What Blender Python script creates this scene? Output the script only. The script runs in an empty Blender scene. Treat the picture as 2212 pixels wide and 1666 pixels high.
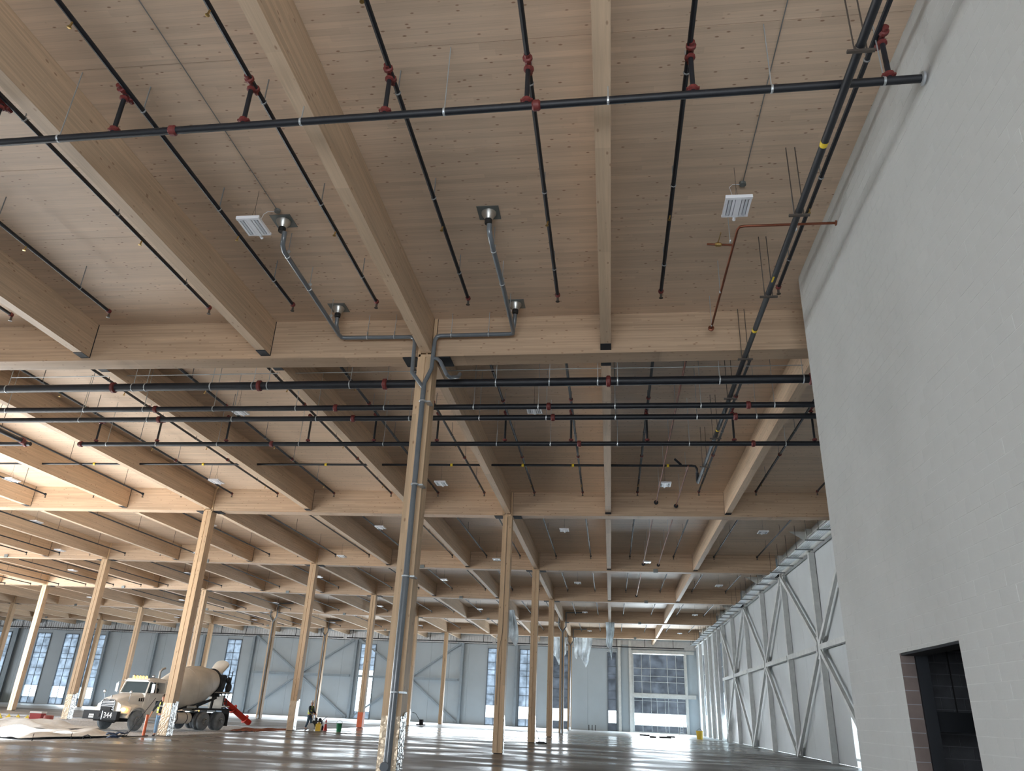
import bpy, math, random
from mathutils import Vector, Matrix
rng = random.Random(7)
C = bpy.context.scene.collection
sc = bpy.context.scene

# ---------------------------------------------------------------- camera
F_PX, YAW, PITCH, ROLL = 1619.02, -.13859, .41105, .0453
EYE = 1.63
fw = Vector((math.sin(YAW)*math.cos(PITCH), math.cos(YAW)*math.cos(PITCH), math.sin(PITCH)))
rt = fw.cross(Vector((0, 0, 1))).normalized(); up = rt.cross(fw)
r2 = math.cos(ROLL)*rt + math.sin(ROLL)*up; u2 = -math.sin(ROLL)*rt + math.cos(ROLL)*up
cam = bpy.data.cameras.new('camera'); camo = bpy.data.objects.new('camera', cam); C.objects.link(camo)
camo.matrix_world = Matrix(((r2.x, u2.x, -fw.x, 0), (r2.y, u2.y, -fw.y, 0), (r2.z, u2.z, -fw.z, EYE), (0, 0, 0, 1)))
cam.sensor_width = 36; cam.lens = F_PX/2212*36; cam.clip_start = .05; cam.clip_end = 600
sc.camera = camo

# ---------------------------------------------------------------- world, lights, exposure
w = bpy.data.worlds.new('overcast_sky'); sc.world = w; w.use_nodes = True
bg = w.node_tree.nodes['Background']; bg.inputs[0].default_value = (.80, .91, 1.0, 1); bg.inputs[1].default_value = 6.0

def area(name, loc, direction, sx, sy, power, color, spread=180):
    l = bpy.data.lights.new(name, 'AREA'); l.shape = 'RECTANGLE'; l.size = sx; l.size_y = sy
    l.energy = power; l.color = color; l.spread = math.radians(spread)
    o = bpy.data.objects.new(name, l); C.objects.link(o); o.location = loc
    o.rotation_euler = Vector(direction).to_track_quat('-Z', 'Y').to_euler(); return o
# daylight at the left bay, rear opening and far windows, plus added fill lamps
area('daylight_left_bay', (-33.6, 26.5, 2.7), (1, 0, .12), 14, 5, 1300, (1.0, .97, .92))
area('fill_front_left', (-33.6, -1.5, 2.7), (1, 0, .1), 6, 5, 900, (.96, .98, 1.0))  # added fill lamp to brighten the block wall and front ceiling
area('daylight_rear_opening', (-1.0, -9.5, 2.7), (.05, 1, .14), 11, 5, 1500, (.97, .98, 1.0))
area('daylight_glazed_corner', (6, 103.2, 2.4), (-.1, -1, 0), 6.6, 4.4, 3000, (.80, .92, 1.0))
area('daylight_far_glazing', (-40, 103.2, 2.4), (0, -1, .05), 70, 4, 6500, (.84, .93, 1.0))
area('fill_left_mid', (-60.5, 47.5, 2.9), (1, 0, .1), 22, 5.4, 9500, (.95, .98, 1.0))  # added fill lamp for the dark middle bays, at an added opening
area('fill_left_far', (-100, 75, 3.5), (1, 0, 0), 40, 6, 4500, (.90, .95, 1.0))  # added fill lamp, stands indoors before a closed wall
# low sun that falls through the open left bays onto the ground outside the frame
sun = bpy.data.lights.new('sun', 'SUN'); sun.energy = 105; sun.angle = math.radians(1.5); sun.color = (1.0, .97, .91)
suno = bpy.data.objects.new('sun', sun); C.objects.link(suno); suno.rotation_euler = Vector((1, 0, -.45)).to_track_quat('-Z', 'Y').to_euler()

sc.view_settings.view_transform = 'Standard'; sc.view_settings.look = 'None'
sc.view_settings.exposure = 0.12; sc.view_settings.gamma = 1.0; sc.view_settings.use_curve_mapping = False
sc.cycles.max_bounces = 7; sc.cycles.diffuse_bounces = 4; sc.cycles.glossy_bounces = 3
sc.cycles.transmission_bounces = 4; sc.cycles.transparent_max_bounces = 8
sc.cycles.sample_clamp_indirect = 4; sc.cycles.caustics_reflective = False; sc.cycles.caustics_refractive = False
sc.cycles.use_denoising = True

# ---------------------------------------------------------------- helpers
def ZC(z): return z + EYE                      # heights measured from the eye
def dz(x): return (-(x+4.8)*.0044) if x < -4.8 else (x+4.8)*.0063     # roof falls to the drain line
class MB:
    def __init__(s): s.v = []; s.f = []
    def add(s, vs, fs):
        n = len(s.v); s.v += [tuple(v) for v in vs]; s.f += [tuple(i+n for i in f) for f in fs]; return s
    def box(s, x0, x1, y0, y1, z0, z1, fn=None):
        vs = [(x, y, z) for z in (z0, z1) for y in (y0, y1) for x in (x0, x1)]
        if fn: vs = [(x, y, z+fn(x)) for x, y, z in vs]
        return s.add(vs, [(0, 2, 3, 1), (4, 5, 7, 6), (0, 1, 5, 4), (2, 6, 7, 3), (0, 4, 6, 2), (1, 3, 7, 5)])
    def bar(s, a, b, w, h, upv=(0, 0, 1)):
        a, b = Vector(a), Vector(b); d = (b-a).normalized(); u = Vector(upv)
        if abs(d.dot(u)) > .97: u = Vector((1, 0, 0))
        sd = d.cross(u).normalized()*w/2; uu = sd.cross(d).normalized()*h/2
        vs = [p+i*sd+j*uu for p in (a, b) for i, j in ((-1, -1), (1, -1), (1, 1), (-1, 1))]
        return s.add(vs, [(3, 2, 1, 0), (4, 5, 6, 7), (0, 1, 5, 4), (1, 2, 6, 5), (2, 3, 7, 6), (3, 0, 4, 7)])
    def tube(s, pts, r, n=10, cap=True):
        pts = [Vector(p) for p in pts]; rs = r if isinstance(r, (list, tuple)) else [r]*len(pts)
        rings = []; prev = None
        for i, p in enumerate(pts):
            if i == 0: d = pts[1]-p
            elif i == len(pts)-1: d = p-pts[i-1]
            else: d = (pts[i+1]-p).normalized()+(p-pts[i-1]).normalized()
            d.normalize()
            if prev is None:
                u = d.cross(Vector((0, 0, 1)))
                if u.length < .05: u = Vector((1, 0, 0))
            else:
                u = prev-d*prev.dot(d)
            u.normalize(); prev = u; v = d.cross(u)
            rings.append([p+rs[i]*(math.cos(t*2*math.pi/n)*u+math.sin(t*2*math.pi/n)*v) for t in range(n)])
        vs = [q for rg in rings for q in rg]; fs = []
        for i in range(len(pts)-1):
            for t in range(n): fs.append((i*n+t, i*n+(t+1) % n, (i+1)*n+(t+1) % n, (i+1)*n+t))
        if cap: fs += [tuple(range(n-1, -1, -1)), tuple((len(pts)-1)*n+t for t in range(n))]
        return s.add(vs, fs)
    def ring(s, c, axis, r0, r1, w, n=14):       # a collar around a pipe
        c = Vector(c); a = Vector(axis).normalized()
        return s.tube([c-a*w/2, c-a*w/2*.6, c+a*w/2*.6, c+a*w/2], [r0, r1, r1, r0], n)
    def grid(s, fn, nu, nv):
        vs = [fn(i/nu, j/nv) for j in range(nv+1) for i in range(nu+1)]
        return s.add(vs, [(j*(nu+1)+i, j*(nu+1)+i+1, (j+1)*(nu+1)+i+1, (j+1)*(nu+1)+i) for j in range(nv) for i in range(nu)])
    def ball(s, c, rx, ry=None, rz=None, n=10, m=7):
        ry = ry or rx; rz = rz or rx
        return s.grid(lambda u, v: (c[0]+rx*math.cos(u*2*math.pi)*math.sin(math.pi*v), c[1]+ry*math.sin(u*2*math.pi)*math.sin(math.pi*v), c[2]-rz*math.cos(math.pi*v)), n, m)
    def mesh(s, name, smooth=False):
        me = bpy.data.meshes.new(name); me.from_pydata(s.v, [], s.f); me.update()
        if smooth: me.polygons.foreach_set('use_smooth', [True]*len(me.polygons)); me.set_sharp_from_angle(angle=.7)
        return me
def obj(name, mb, mat, parent=None, smooth=False, bevel=0, stuff=False, loc=None):
    me = mb.mesh(name, smooth) if isinstance(mb, MB) else mb
    if mat is not None and not me.materials: me.materials.append(mat)
    o = bpy.data.objects.new(name, me); C.objects.link(o)
    if parent: o.parent = parent
    if bevel:
        m = o.modifiers.new('b', 'BEVEL'); m.width = bevel; m.segments = 2; m.limit_method = 'ANGLE'
    if stuff: o['kind'] = 'stuff'
    if loc: o.location = loc
    return o
def tag(o, label=None, cat=None, group=None, kind=None):
    if label: o['label'] = label
    if cat: o['category'] = cat
    if group: o['group'] = group
    if kind: o['kind'] = kind
    return o
def thing(name, label, cat, loc=(0, 0, 0), rz=0, group=None):
    o = bpy.data.objects.new(name, None); C.objects.link(o); o.location = loc; o.rotation_euler = (0, 0, rz)
    o.empty_display_size = .2
    return tag(o, label, cat, group)
def struct(name, loc=(0, 0, 0)):
    o = bpy.data.objects.new(name, None); C.objects.link(o); o.location = loc; o['kind'] = 'structure'; return o
def dup(o, loc, label=None, rz=None):
    r = o.copy(); C.objects.link(r); r.location = loc
    if label: r['label'] = label
    if rz is not None: r.rotation_euler = (0, 0, rz)
    for ch in o.children:
        c = ch.copy(); C.objects.link(c); c.parent = r
        for g in ch.children:
            d = g.copy(); C.objects.link(d); d.parent = c
    return r
ORD = ['nearest', 'second', 'third', 'fourth', 'fifth', 'sixth', 'seventh', 'eighth', 'ninth', 'tenth', 'eleventh', 'twelfth', 'thirteenth', 'fourteenth', 'fifteenth', 'sixteenth', 'seventeenth', 'eighteenth', 'nineteenth', 'twentieth', 'twenty-first', 'twenty-second', 'twenty-third', 'twenty-fourth', 'twenty-fifth', 'twenty-sixth', 'twenty-seventh', 'twenty-eighth']
FIRST = ['first']+ORD[1:]
# is a point inside (a margin around) what the camera sees
def seen(x, y, z=8.95, mx=160, my=160):
    d = Vector((x, y, z)); f = d.dot(fw)
    if f < .5: return False
    px = 1106+F_PX*d.dot(r2)/f; py = 833-F_PX*d.dot(u2)/f
    return -mx < px < 2212+mx and -my < py < 1666+my

# ---------------------------------------------------------------- materials
def mat(name, col, rough=.6, metal=0., **k):
    m = bpy.data.materials.new(name); m.use_nodes = True; nt = m.node_tree; p = nt.nodes['Principled BSDF']
    p.inputs['Base Color'].default_value = (*col, 1); p.inputs['Roughness'].default_value = rough; p.inputs['Metallic'].default_value = metal
    if k.get('emit'):
        p.inputs['Emission Color'].default_value = (*k['emit'], 1); p.inputs['Emission Strength'].default_value = k.get('es', 1)
    if k.get('coat'): p.inputs['Coat Weight'].default_value = k['coat']; p.inputs['Coat Roughness'].default_value = .1
    if k.get('alpha'): p.inputs['Alpha'].default_value = k['alpha']
    nv = k.get('noise', .12)
    if nv:
        tc = nt.nodes.new('ShaderNodeTexCoord'); n = nt.nodes.new('ShaderNodeTexNoise'); n.inputs['Scale'].default_value = k.get('ns', 3.)
        n.inputs['Detail'].default_value = 5; nt.links.new(tc.outputs['Object'], n.inputs['Vector'])
        mr = nt.nodes.new('ShaderNodeMapRange'); mr.inputs[1].default_value = .3; mr.inputs[2].default_value = .7
        mr.inputs[3].default_value = 1-nv; mr.inputs[4].default_value = 1+nv*.5; nt.links.new(n.outputs[0], mr.inputs[0])
        mx = nt.nodes.new('ShaderNodeVectorMath'); mx.operation = 'SCALE'; mx.inputs[0].default_value = col
        nt.links.new(mr.outputs[0], mx.inputs['Scale']); nt.links.new(mx.outputs[0], p.inputs['Base Color'])
        if k.get('bump'):
            b = nt.nodes.new('ShaderNodeBump'); b.inputs['Strength'].default_value = k['bump']; b.inputs['Distance'].default_value = k.get('bd', .02)
            n2 = nt.nodes.new('ShaderNodeTexNoise'); n2.inputs['Scale'].default_value = k.get('bs', 12.); n2.inputs['Detail'].default_value = 4
            nt.links.new(tc.outputs['Object'], n2.inputs['Vector']); nt.links.new(n2.outputs[0], b.inputs['Height']); nt.links.new(b.outputs[0], p.inputs['Normal'])
    return m

def wood(name, axis, lam_axis, lam, col, tone=.16, knots=1., rough=.55, knot_scale=2.2, streak=.5, rnd=True):
    """glued softwood: grain along `axis`, boards of height `lam` stacked along `lam_axis`"""
    m = bpy.data.materials.new(name); m.use_nodes = True; nt = m.node_tree; N = nt.nodes; L = nt.links; p = N['Principled BSDF']
    p.inputs['Roughness'].default_value = rough
    def math_(op, a, b=None, c=None):
        n = N.new('ShaderNodeMath'); n.operation = op
        for i, v in enumerate((a, b, c)):
            if v is None: continue
            if isinstance(v, (int, float)): n.inputs[i].default_value = v
            else: L.new(v, n.inputs[i])
        return n.outputs[0]
    tc = N.new('ShaderNodeTexCoord'); oi = N.new('ShaderNodeObjectInfo')
    if rnd:
        off = N.new('ShaderNodeVectorMath'); off.operation = 'SCALE'; off.inputs[0].default_value = (37., 53., 0.); L.new(oi.outputs['Random'], off.inputs['Scale'])
        ad = N.new('ShaderNodeVectorMath'); ad.operation = 'ADD'; L.new(tc.outputs['Object'], ad.inputs[0]); L.new(off.outputs[0], ad.inputs[1]); co = ad.outputs[0]
    else: co = tc.outputs['Object']
    sx = N.new('ShaderNodeSeparateXYZ'); L.new(co, sx.inputs[0]); ax = {'X': 0, 'Y': 1, 'Z': 2}
    la = sx.outputs[ax[lam_axis]]; lo = sx.outputs[ax[axis]]
    q = math_('DIVIDE', la, lam); fl = math_('FLOOR', q); fr = math_('FRACT', q)
    wn = N.new('ShaderNodeTexWhiteNoise'); wn.noise_dimensions = '2D'
    # board lengths: each lamella is cut into pieces about 3 m long, shifted per lamella
    wn1 = N.new('ShaderNodeTexWhiteNoise'); wn1.noise_dimensions = '1D'; L.new(fl, wn1.inputs['W'])
    sh = math_('FLOOR', math_('ADD', math_('DIVIDE', lo, 3.1), math_('MULTIPLY', wn1.outputs[0], 7.)))
    cb = N.new('ShaderNodeCombineXYZ'); L.new(fl, cb.inputs[0]); L.new(sh, cb.inputs[1]); L.new(cb.outputs[0], wn.inputs['Vector'])
    # grain
    mp = N.new('ShaderNodeMapping'); L.new(co, mp.inputs['Vector']); s = [16, 16, 16]; s[ax[axis]] = .55; mp.inputs['Scale'].default_value = s
    gn = N.new('ShaderNodeTexNoise'); gn.inputs['Scale'].default_value = 1.5; gn.inputs['Detail'].default_value = 6; gn.inputs['Roughness'].default_value = .65; L.new(mp.outputs[0], gn.inputs['Vector'])
    mp2 = N.new('ShaderNodeMapping'); L.new(co, mp2.inputs['Vector']); s2 = [5, 5, 5]; s2[ax[axis]] = .12; mp2.inputs['Scale'].default_value = s2
    gb = N.new('ShaderNodeTexNoise'); gb.inputs['Scale'].default_value = 1.; gb.inputs['Detail'].default_value = 3; L.new(mp2.outputs[0], gb.inputs['Vector'])
    # knots
    mp3 = N.new('ShaderNodeMapping'); L.new(co, mp3.inputs['Vector']); s3 = [knot_scale*2.2]*3; s3[ax[axis]] = knot_scale; 
    if name == 'clt_ceiling_wood': s3[2] = 0
    mp3.inputs['Scale'].default_value = s3
    vo = N.new('ShaderNodeTexVoronoi'); vo.inputs['Scale'].default_value = 1.; L.new(mp3.outputs[0], vo.inputs['Vector'])
    kn = N.new('ShaderNodeMapRange'); kn.interpolation_type = 'SMOOTHSTEP'; L.new(vo.outputs['Distance'], kn.inputs[0])
    kn.inputs[1].default_value = .07; kn.inputs[2].default_value = .16; kn.inputs[3].default_value = .6*knots; kn.inputs[4].default_value = 0
    line = N.new('ShaderNodeMapRange'); L.new(math_('ABSOLUTE', math_('SUBTRACT', fr, .5)), line.inputs[0]); line.inputs[1].default_value = .455; line.inputs[2].default_value = .5; line.inputs[3].default_value = 0; line.inputs[4].default_value = .16
    v = math_('ADD', 1.0, math_('MULTIPLY', math_('SUBTRACT', wn.outputs[0], .5), tone*2))
    v = math_('ADD', v, math_('MULTIPLY', math_('SUBTRACT', gn.outputs[0], .5), streak))
    v = math_('ADD', v, math_('MULTIPLY', math_('SUBTRACT', gb.outputs[0], .5), streak*.8))
    v = math_('SUBTRACT', v, line.outputs[0])
    dark = math_('MAXIMUM', kn.outputs[0], 0.)
    base = N.new('ShaderNodeVectorMath'); base.operation = 'SCALE'; base.inputs[0].default_value = col; L.new(v, base.inputs['Scale'])
    mx = N.new('ShaderNodeMix'); mx.data_type = 'RGBA'; L.new(dark, mx.inputs['Factor']); L.new(base.outputs[0], mx.inputs['A']); mx.inputs['B'].default_value = (col[0]*.35, col[1]*.22, col[2]*.16, 1)
    L.new(mx.outputs['Result'], p.inputs['Base Color'])
    bp = N.new('ShaderNodeBump'); bp.inputs['Strength'].default_value = .25; bp.inputs['Distance'].default_value = .004; L.new(math_('SUBTRACT', gn.outputs[0], line.outputs[0]), bp.inputs['Height']); L.new(bp.outputs[0], p.inputs['Normal'])
    return m

M = {}
M['clt'] = wood('clt_ceiling_wood', 'X', 'Y', .125, (.63, .48, .355), tone=.07, knots=1.35, knot_scale=3.6, streak=.38, rnd=False)
M['beam_y'] = wood('glulam_wood', 'Y', 'Z', .0385, (.55, .41, .285), tone=.10, knots=1., knot_scale=2.8, streak=.5)
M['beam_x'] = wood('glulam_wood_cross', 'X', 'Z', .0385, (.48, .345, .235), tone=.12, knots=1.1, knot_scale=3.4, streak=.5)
M['col'] = wood('glulam_column_wood', 'Z', 'X', .11, (.58, .41, .255), tone=.12, knots=1., knot_scale=2.6, streak=.6)
M['steel_dark'] = mat('dark_steel', (.010, .013, .018), .8, 0)
M['pipe'] = mat('black_pipe', (.006, .008, .013), .55, 0, noise=.3, ns=6)
M['red'] = mat('red_coupling', (.14, .022, .020), .6)
M['brass'] = mat('brass', (.40, .27, .10), .35, .9)
M['zinc'] = mat('zinc', (.50, .54, .57), .4, .7, noise=.15)
M['dull'] = mat('dull_zinc', (.22, .23, .235), .6, .2)
M['rod'] = mat('threaded_rod', (.10, .085, .075), .5, .5, noise=0)
M['copper'] = mat('copper_pipe', (.20, .065, .035), .4, .6, noise=.3)
M['yellow'] = mat('yellow_band', (.75, .55, .03), .5, noise=0)
M['pvc'] = mat('grey_pvc', (.13, .15, .17), .3, 0, coat=.3)
M['rubber'] = mat('black_rubber', (.012, .012, .013), .7)
M['galv'] = mat('galvanised_plate', (.22, .24, .24), .5, .6)
M['cast'] = mat('cast_aluminium', (.48, .48, .46), .35, .8)
M['lamp_white'] = mat('white_enamel', (.78, .80, .85), .3, 0, noise=0)
M['lens'] = mat('lamp_lens', (.55, .58, .63), .15, 0, noise=0)
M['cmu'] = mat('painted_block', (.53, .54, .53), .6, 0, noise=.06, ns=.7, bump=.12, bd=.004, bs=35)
M['cmu_joint'] = mat('lit_joint_paint', (.585, .595, .58), .6, noise=.1)  # lighter than the blocks; light caught on the joints put into the colour
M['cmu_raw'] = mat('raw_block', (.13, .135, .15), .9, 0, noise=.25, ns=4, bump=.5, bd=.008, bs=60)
M['cmu_jamb'] = mat('brown_block', (.17, .135, .125), .9, 0, noise=.2, ns=3, bump=.5, bd=.008, bs=40)
M['mortar'] = mat('mortar', (.26, .27, .29), .9)
M['panel'] = mat('wall_panel', (.46, .53, .58), .6, 0, noise=.05, ns=.6)
M['panel_r'] = mat('white_wall_panel', (.62, .65, .66), .6, 0, noise=.05, ns=.6)
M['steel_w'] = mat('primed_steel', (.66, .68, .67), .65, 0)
M['steel_w2'] = mat('shaded_grey_steel', (.30, .36, .41), .65, 0)  # darker than the primed steel; left-hand brace shadow put into the colour
M['foil'] = mat('foil_wrap', (.82, .81, .80), .22, .95, noise=.15, bump=1., bd=.03, bs=9)
M['foil_gold'] = mat('foil_wrap_over_wood', (.74, .60, .44), .4, .5, noise=.2, bump=.6, bd=.03, bs=9)
M['wrap_orange'] = mat('orange_wrap', (.75, .16, .06), .4, .1)
M['frame'] = mat('window_frame', (.14, .17, .20), .4, .3)
M['frame_w'] = mat('white_window_frame', (.72, .77, .78), .4, .1)
M['corr'] = mat('corrugated_steel', (.68, .70, .72), .4, .2)
M['tarp'] = mat('canvas_tarp', (.68, .69, .69), .8, 0, noise=.25, ns=1.5, bump=.4, bs=3, bd=.05)
M['gravel'] = mat('gravel', (.58, .61, .65), .95, 0, noise=.4, ns=9, bump=1., bs=14, bd=.06)

def film(name, col, tr=.5):
    m = bpy.data.materials.new(name); m.use_nodes = True; nt = m.node_tree; N = nt.nodes; L = nt.links; p = N['Principled BSDF']
    p.inputs['Base Color'].default_value = (*col, 1); p.inputs['Roughness'].default_value = .35
    t = N.new('ShaderNodeBsdfTranslucent'); mx = N.new('ShaderNodeMixShader'); mx.inputs[0].default_value = tr
    tc = N.new('ShaderNodeTexCoord'); n = N.new('ShaderNodeTexNoise'); n.inputs['Scale'].default_value = 1.1; n.inputs['Detail'].default_value = 4
    cr = N.new('ShaderNodeMapRange'); cr.inputs[1].default_value = .3; cr.inputs[2].default_value = .7; cr.inputs[3].default_value = .45; cr.inputs[4].default_value = 1.35
    L.new(tc.outputs['Object'], n.inputs['Vector']); L.new(n.outputs[0], cr.inputs[0])
    s = N.new('ShaderNodeVectorMath'); s.operation = 'SCALE'; s.inputs[0].default_value = col; L.new(cr.outputs[0], s.inputs['Scale'])
    L.new(s.outputs[0], t.inputs['Color']); L.new(s.outputs[0], p.inputs['Base Color'])
    b = N.new('ShaderNodeBump'); b.inputs['Strength'].default_value = .8; b.inputs['Distance'].default_value = .05; L.new(n.outputs[0], b.inputs['Height']); L.new(b.outputs[0], p.inputs['Normal'])
    L.new(p.outputs[0], mx.inputs[1]); L.new(t.outputs[0], mx.inputs[2]); L.new(mx.outputs[0], N['Material Output'].inputs[0]); return m
M['film'] = film('window_film', (.16, .19, .225), .6)
M['film_dark'] = film('dark_window_film', (.045, .050, .058), .5)
def clear(name, tint, alpha_t=.85, rough=.08):
    m = bpy.data.materials.new(name); m.use_nodes = True; nt = m.node_tree; N = nt.nodes; L = nt.links
    N.remove(N['Principled BSDF']); g = N.new('ShaderNodeBsdfGlossy'); g.inputs['Roughness'].default_value = rough; g.inputs['Color'].default_value = (.9, .95, 1, 1)
    t = N.new('ShaderNodeBsdfTransparent'); t.inputs[0].default_value = (*tint, 1); mx = N.new('ShaderNodeMixShader'); mx.inputs[0].default_value = alpha_t
    L.new(g.outputs[0], mx.inputs[1]); L.new(t.outputs[0], mx.inputs[2]); L.new(mx.outputs[0], N['Material Output'].inputs[0]); return m
M['glass'] = clear('clear_glass', (.97, 1, 1), .93, .05)
M['sheet'] = film('plastic_sheet', (.62, .68, .72), .5)

def floor_mat(name, c1, c2, r0, r1, bump=.2, scale=.35, stretch=(.25, 1, 1)):
    m = bpy.data.materials.new(name); m.use_nodes = True; nt = m.node_tree; N = nt.nodes; L = nt.links; p = N['Principled BSDF']
    tc = N.new('ShaderNodeTexCoord'); mp = N.new('ShaderNodeMapping'); mp.inputs['Scale'].default_value = stretch; L.new(tc.outputs['Object'], mp.inputs[0])
    n = N.new('ShaderNodeTexNoise'); n.inputs['Scale'].default_value = scale; n.inputs['Detail'].default_value = 7; n.inputs['Roughness'].default_value = .6; L.new(mp.outputs[0], n.inputs['Vector'])
    cr = N.new('ShaderNodeValToRGB'); cr.color_ramp.elements[0].position = .38; cr.color_ramp.elements[1].position = .62
    cr.color_ramp.elements[0].color = (*c1, 1); cr.color_ramp.elements[1].color = (*c2, 1); L.new(n.outputs[0], cr.inputs[0]); L.new(cr.outputs[0], p.inputs['Base Color'])
    n2 = N.new('ShaderNodeTexNoise'); n2.inputs['Scale'].default_value = .5; n2.inputs['Detail'].default_value = 6; mp2 = N.new('ShaderNodeMapping'); mp2.inputs['Scale'].default_value = (.5, .9, 1); L.new(tc.outputs['Object'], mp2.inputs[0]); L.new(mp2.outputs[0], n2.inputs['Vector'])
    mr = N.new('ShaderNodeMapRange'); mr.inputs[1].default_value = .38; mr.inputs[2].default_value = .6; mr.inputs[3].default_value = r0; mr.inputs[4].default_value = r1; L.new(n2.outputs[0], mr.inputs[0]); L.new(mr.outputs[0], p.inputs['Roughness'])
    n3 = N.new('ShaderNodeTexNoise'); n3.inputs['Scale'].default_value = 2.2; n3.inputs['Detail'].default_value = 3; L.new(tc.outputs['Object'], n3.inputs['Vector'])
    b = N.new('ShaderNodeBump'); b.inputs['Strength'].default_value = bump; b.inputs['Distance'].default_value = .012; L.new(n3.outputs[0], b.inputs['Height']); L.new(b.outputs[0], p.inputs['Normal'])
    p.inputs['Specular IOR Level'].default_value = .42 if name == 'wet_concrete' else .25
    return m
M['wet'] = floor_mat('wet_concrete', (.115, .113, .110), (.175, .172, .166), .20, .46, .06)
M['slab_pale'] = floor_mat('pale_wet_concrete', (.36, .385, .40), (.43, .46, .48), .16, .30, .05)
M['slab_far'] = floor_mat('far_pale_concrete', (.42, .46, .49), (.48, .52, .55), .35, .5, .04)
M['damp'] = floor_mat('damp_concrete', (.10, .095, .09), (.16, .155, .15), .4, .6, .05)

# ---------------------------------------------------------------- roof geometry
ZCEIL, ZGB, ZPB = ZC(9.7525), ZC(8.6108), ZC(8.70)
YG = [17.594, 34.978, 49.68, 63.95, 79.21, 95.02]
YEND = 104.0
XP = [5.43, -.04, -4.80, -9.33, -14.73, -20.02, -24.59, -30.02, -35.45, -40.0, -45.45, -50.85, -55.4, -60.9, -66.3, -70.8, -76.3, -81.7, -86.3, -91.8, -97.0]
XCOL = [-4.80, -20.02, -35.45, -50.85, -66.3, -81.7]
GW = .59; XR = 10.6

# floor
fl = struct('floor')
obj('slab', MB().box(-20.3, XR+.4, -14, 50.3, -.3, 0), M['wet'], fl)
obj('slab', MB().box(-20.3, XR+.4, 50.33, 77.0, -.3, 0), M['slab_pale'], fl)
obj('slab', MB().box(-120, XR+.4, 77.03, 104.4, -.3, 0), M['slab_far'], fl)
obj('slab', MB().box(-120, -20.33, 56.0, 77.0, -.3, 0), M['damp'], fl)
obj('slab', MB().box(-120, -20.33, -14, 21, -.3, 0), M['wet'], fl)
def gravel_fn(u, v):
    x = -120+u*99.67; y = 21.02+v*34.95
    return (x, y, -.09+.02*math.sin(x*1.7)*math.cos(y*1.3)+rng.uniform(-.012, .012))
tag(obj('gravel_bed', MB().grid(gravel_fn, 200, 90), M['gravel']), 'pale gravel bed between the poured slabs under the mixer truck', 'gravel', kind='stuff')

# ceiling of cross-laminated panels, joints recessed
ce = struct('ceiling')
XS = [XR+.4, -4.8, -20.02, -35.45, -50.85, -66.3, -81.7, -97.0]
y = -10.6; rows = []
while y < YEND: rows.append((y, min(y+2.4, YEND+.3))); y += 2.4
for k in range(len(XS)-1):
    x1, x0 = XS[k], XS[k+1]
    for (ya, yb) in rows:
        x0 = max(XS[k+1], -34.4 if yb < 34 else (-61.4 if yb < 60 else -112))
        if x0 > x1-.5: continue
        ok = any(seen(x0+(x1-x0)*t/6, (ya+yb)/2, 9.75, 500, 600) for t in range(7)) or (k < 2 and yb < 20)
        if not ok: continue
        mb = MB().box(x0+.004, x1-.004, ya+.005, yb-.005, ZCEIL+rng.uniform(0, .004), ZCEIL+.2, dz)
        obj('panel', mb, M['clt'], ce)
for (x0, ya, yb) in ((-34.4, -12, 34.3), (-61.4, 34.3, 61.1), (-112, 61.1, YEND+.6)):
    obj('roof_deck', MB().box(x0, XR+.6, ya, yb, ZCEIL+.42, ZCEIL+.55), M['steel_dark'], ce)

# girders (run across the picture) between column lines
BAYW = ['nearest', 'second', 'third', 'fourth', 'fifth', 'sixth']
for k, yg in enumerate(YG):
    xs = [XR-.15]+XCOL
    for j in range(len(xs)-1):
        x1, x0 = xs[j], xs[j+1]
        if (yg < 30 and x0 < -34) : x0 = -34.4
        if x0 > x1: continue
        if not any(seen(x0+(x1-x0)*t/8, yg, 9.2, 60, 60) for t in range(9)): continue
        t = thing('girder', f'wide glulam girder in the {BAYW[k]} cross row, {FIRST[j]} span from the right', 'girder', group='glulam girders')
        a, b = x0+(.25 if x0 != xs[-1] or True else 0), x1-(.25 if j else 0)
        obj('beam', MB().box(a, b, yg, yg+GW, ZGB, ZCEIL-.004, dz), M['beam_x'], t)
        # dark seam and steel shoe where the girder meets the columns
        for xx, s in ((a, -1), (b, 1)):
            if j == 0 and s == 1:
                obj('end_bracket', MB().box(xx-.02, xx+.12, yg+.02, yg+GW-.02, ZGB-.12+dz(xx), ZCEIL-.2+dz(xx)), M['steel_w2'], t)
                obj('end_bracket', MB().box(xx-.3, xx+.16, yg-.02, yg+GW+.02, ZGB-.16+dz(xx), ZGB-.005+dz(xx)), M['steel_dark'], t)
                continue
            sh = MB().box(min(xx, xx-s*.40), max(xx, xx-s*.40), yg+.01, yg+GW-.01, ZGB-.03+dz(xx), ZGB-.004+dz(xx))
            obj('bearing_plate', sh, M['steel_dark'], t)
            obj('joint_plate', MB().box(min(xx, xx+s*.035), max(xx, xx+s*.035), yg+.02, yg+GW-.02, ZGB+dz(xx), ZCEIL-.01+dz(xx)), M['steel_dark'], t)
        if 2 <= k:
            obj('junction_box', MB().box((a+b)/2-.16, (a+b)/2+.12, yg-.07, yg-.005, ZGB-.06+dz((a+b)/2), ZGB+.16+dz((a+b)/2)), M['galv'], t)

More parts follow.
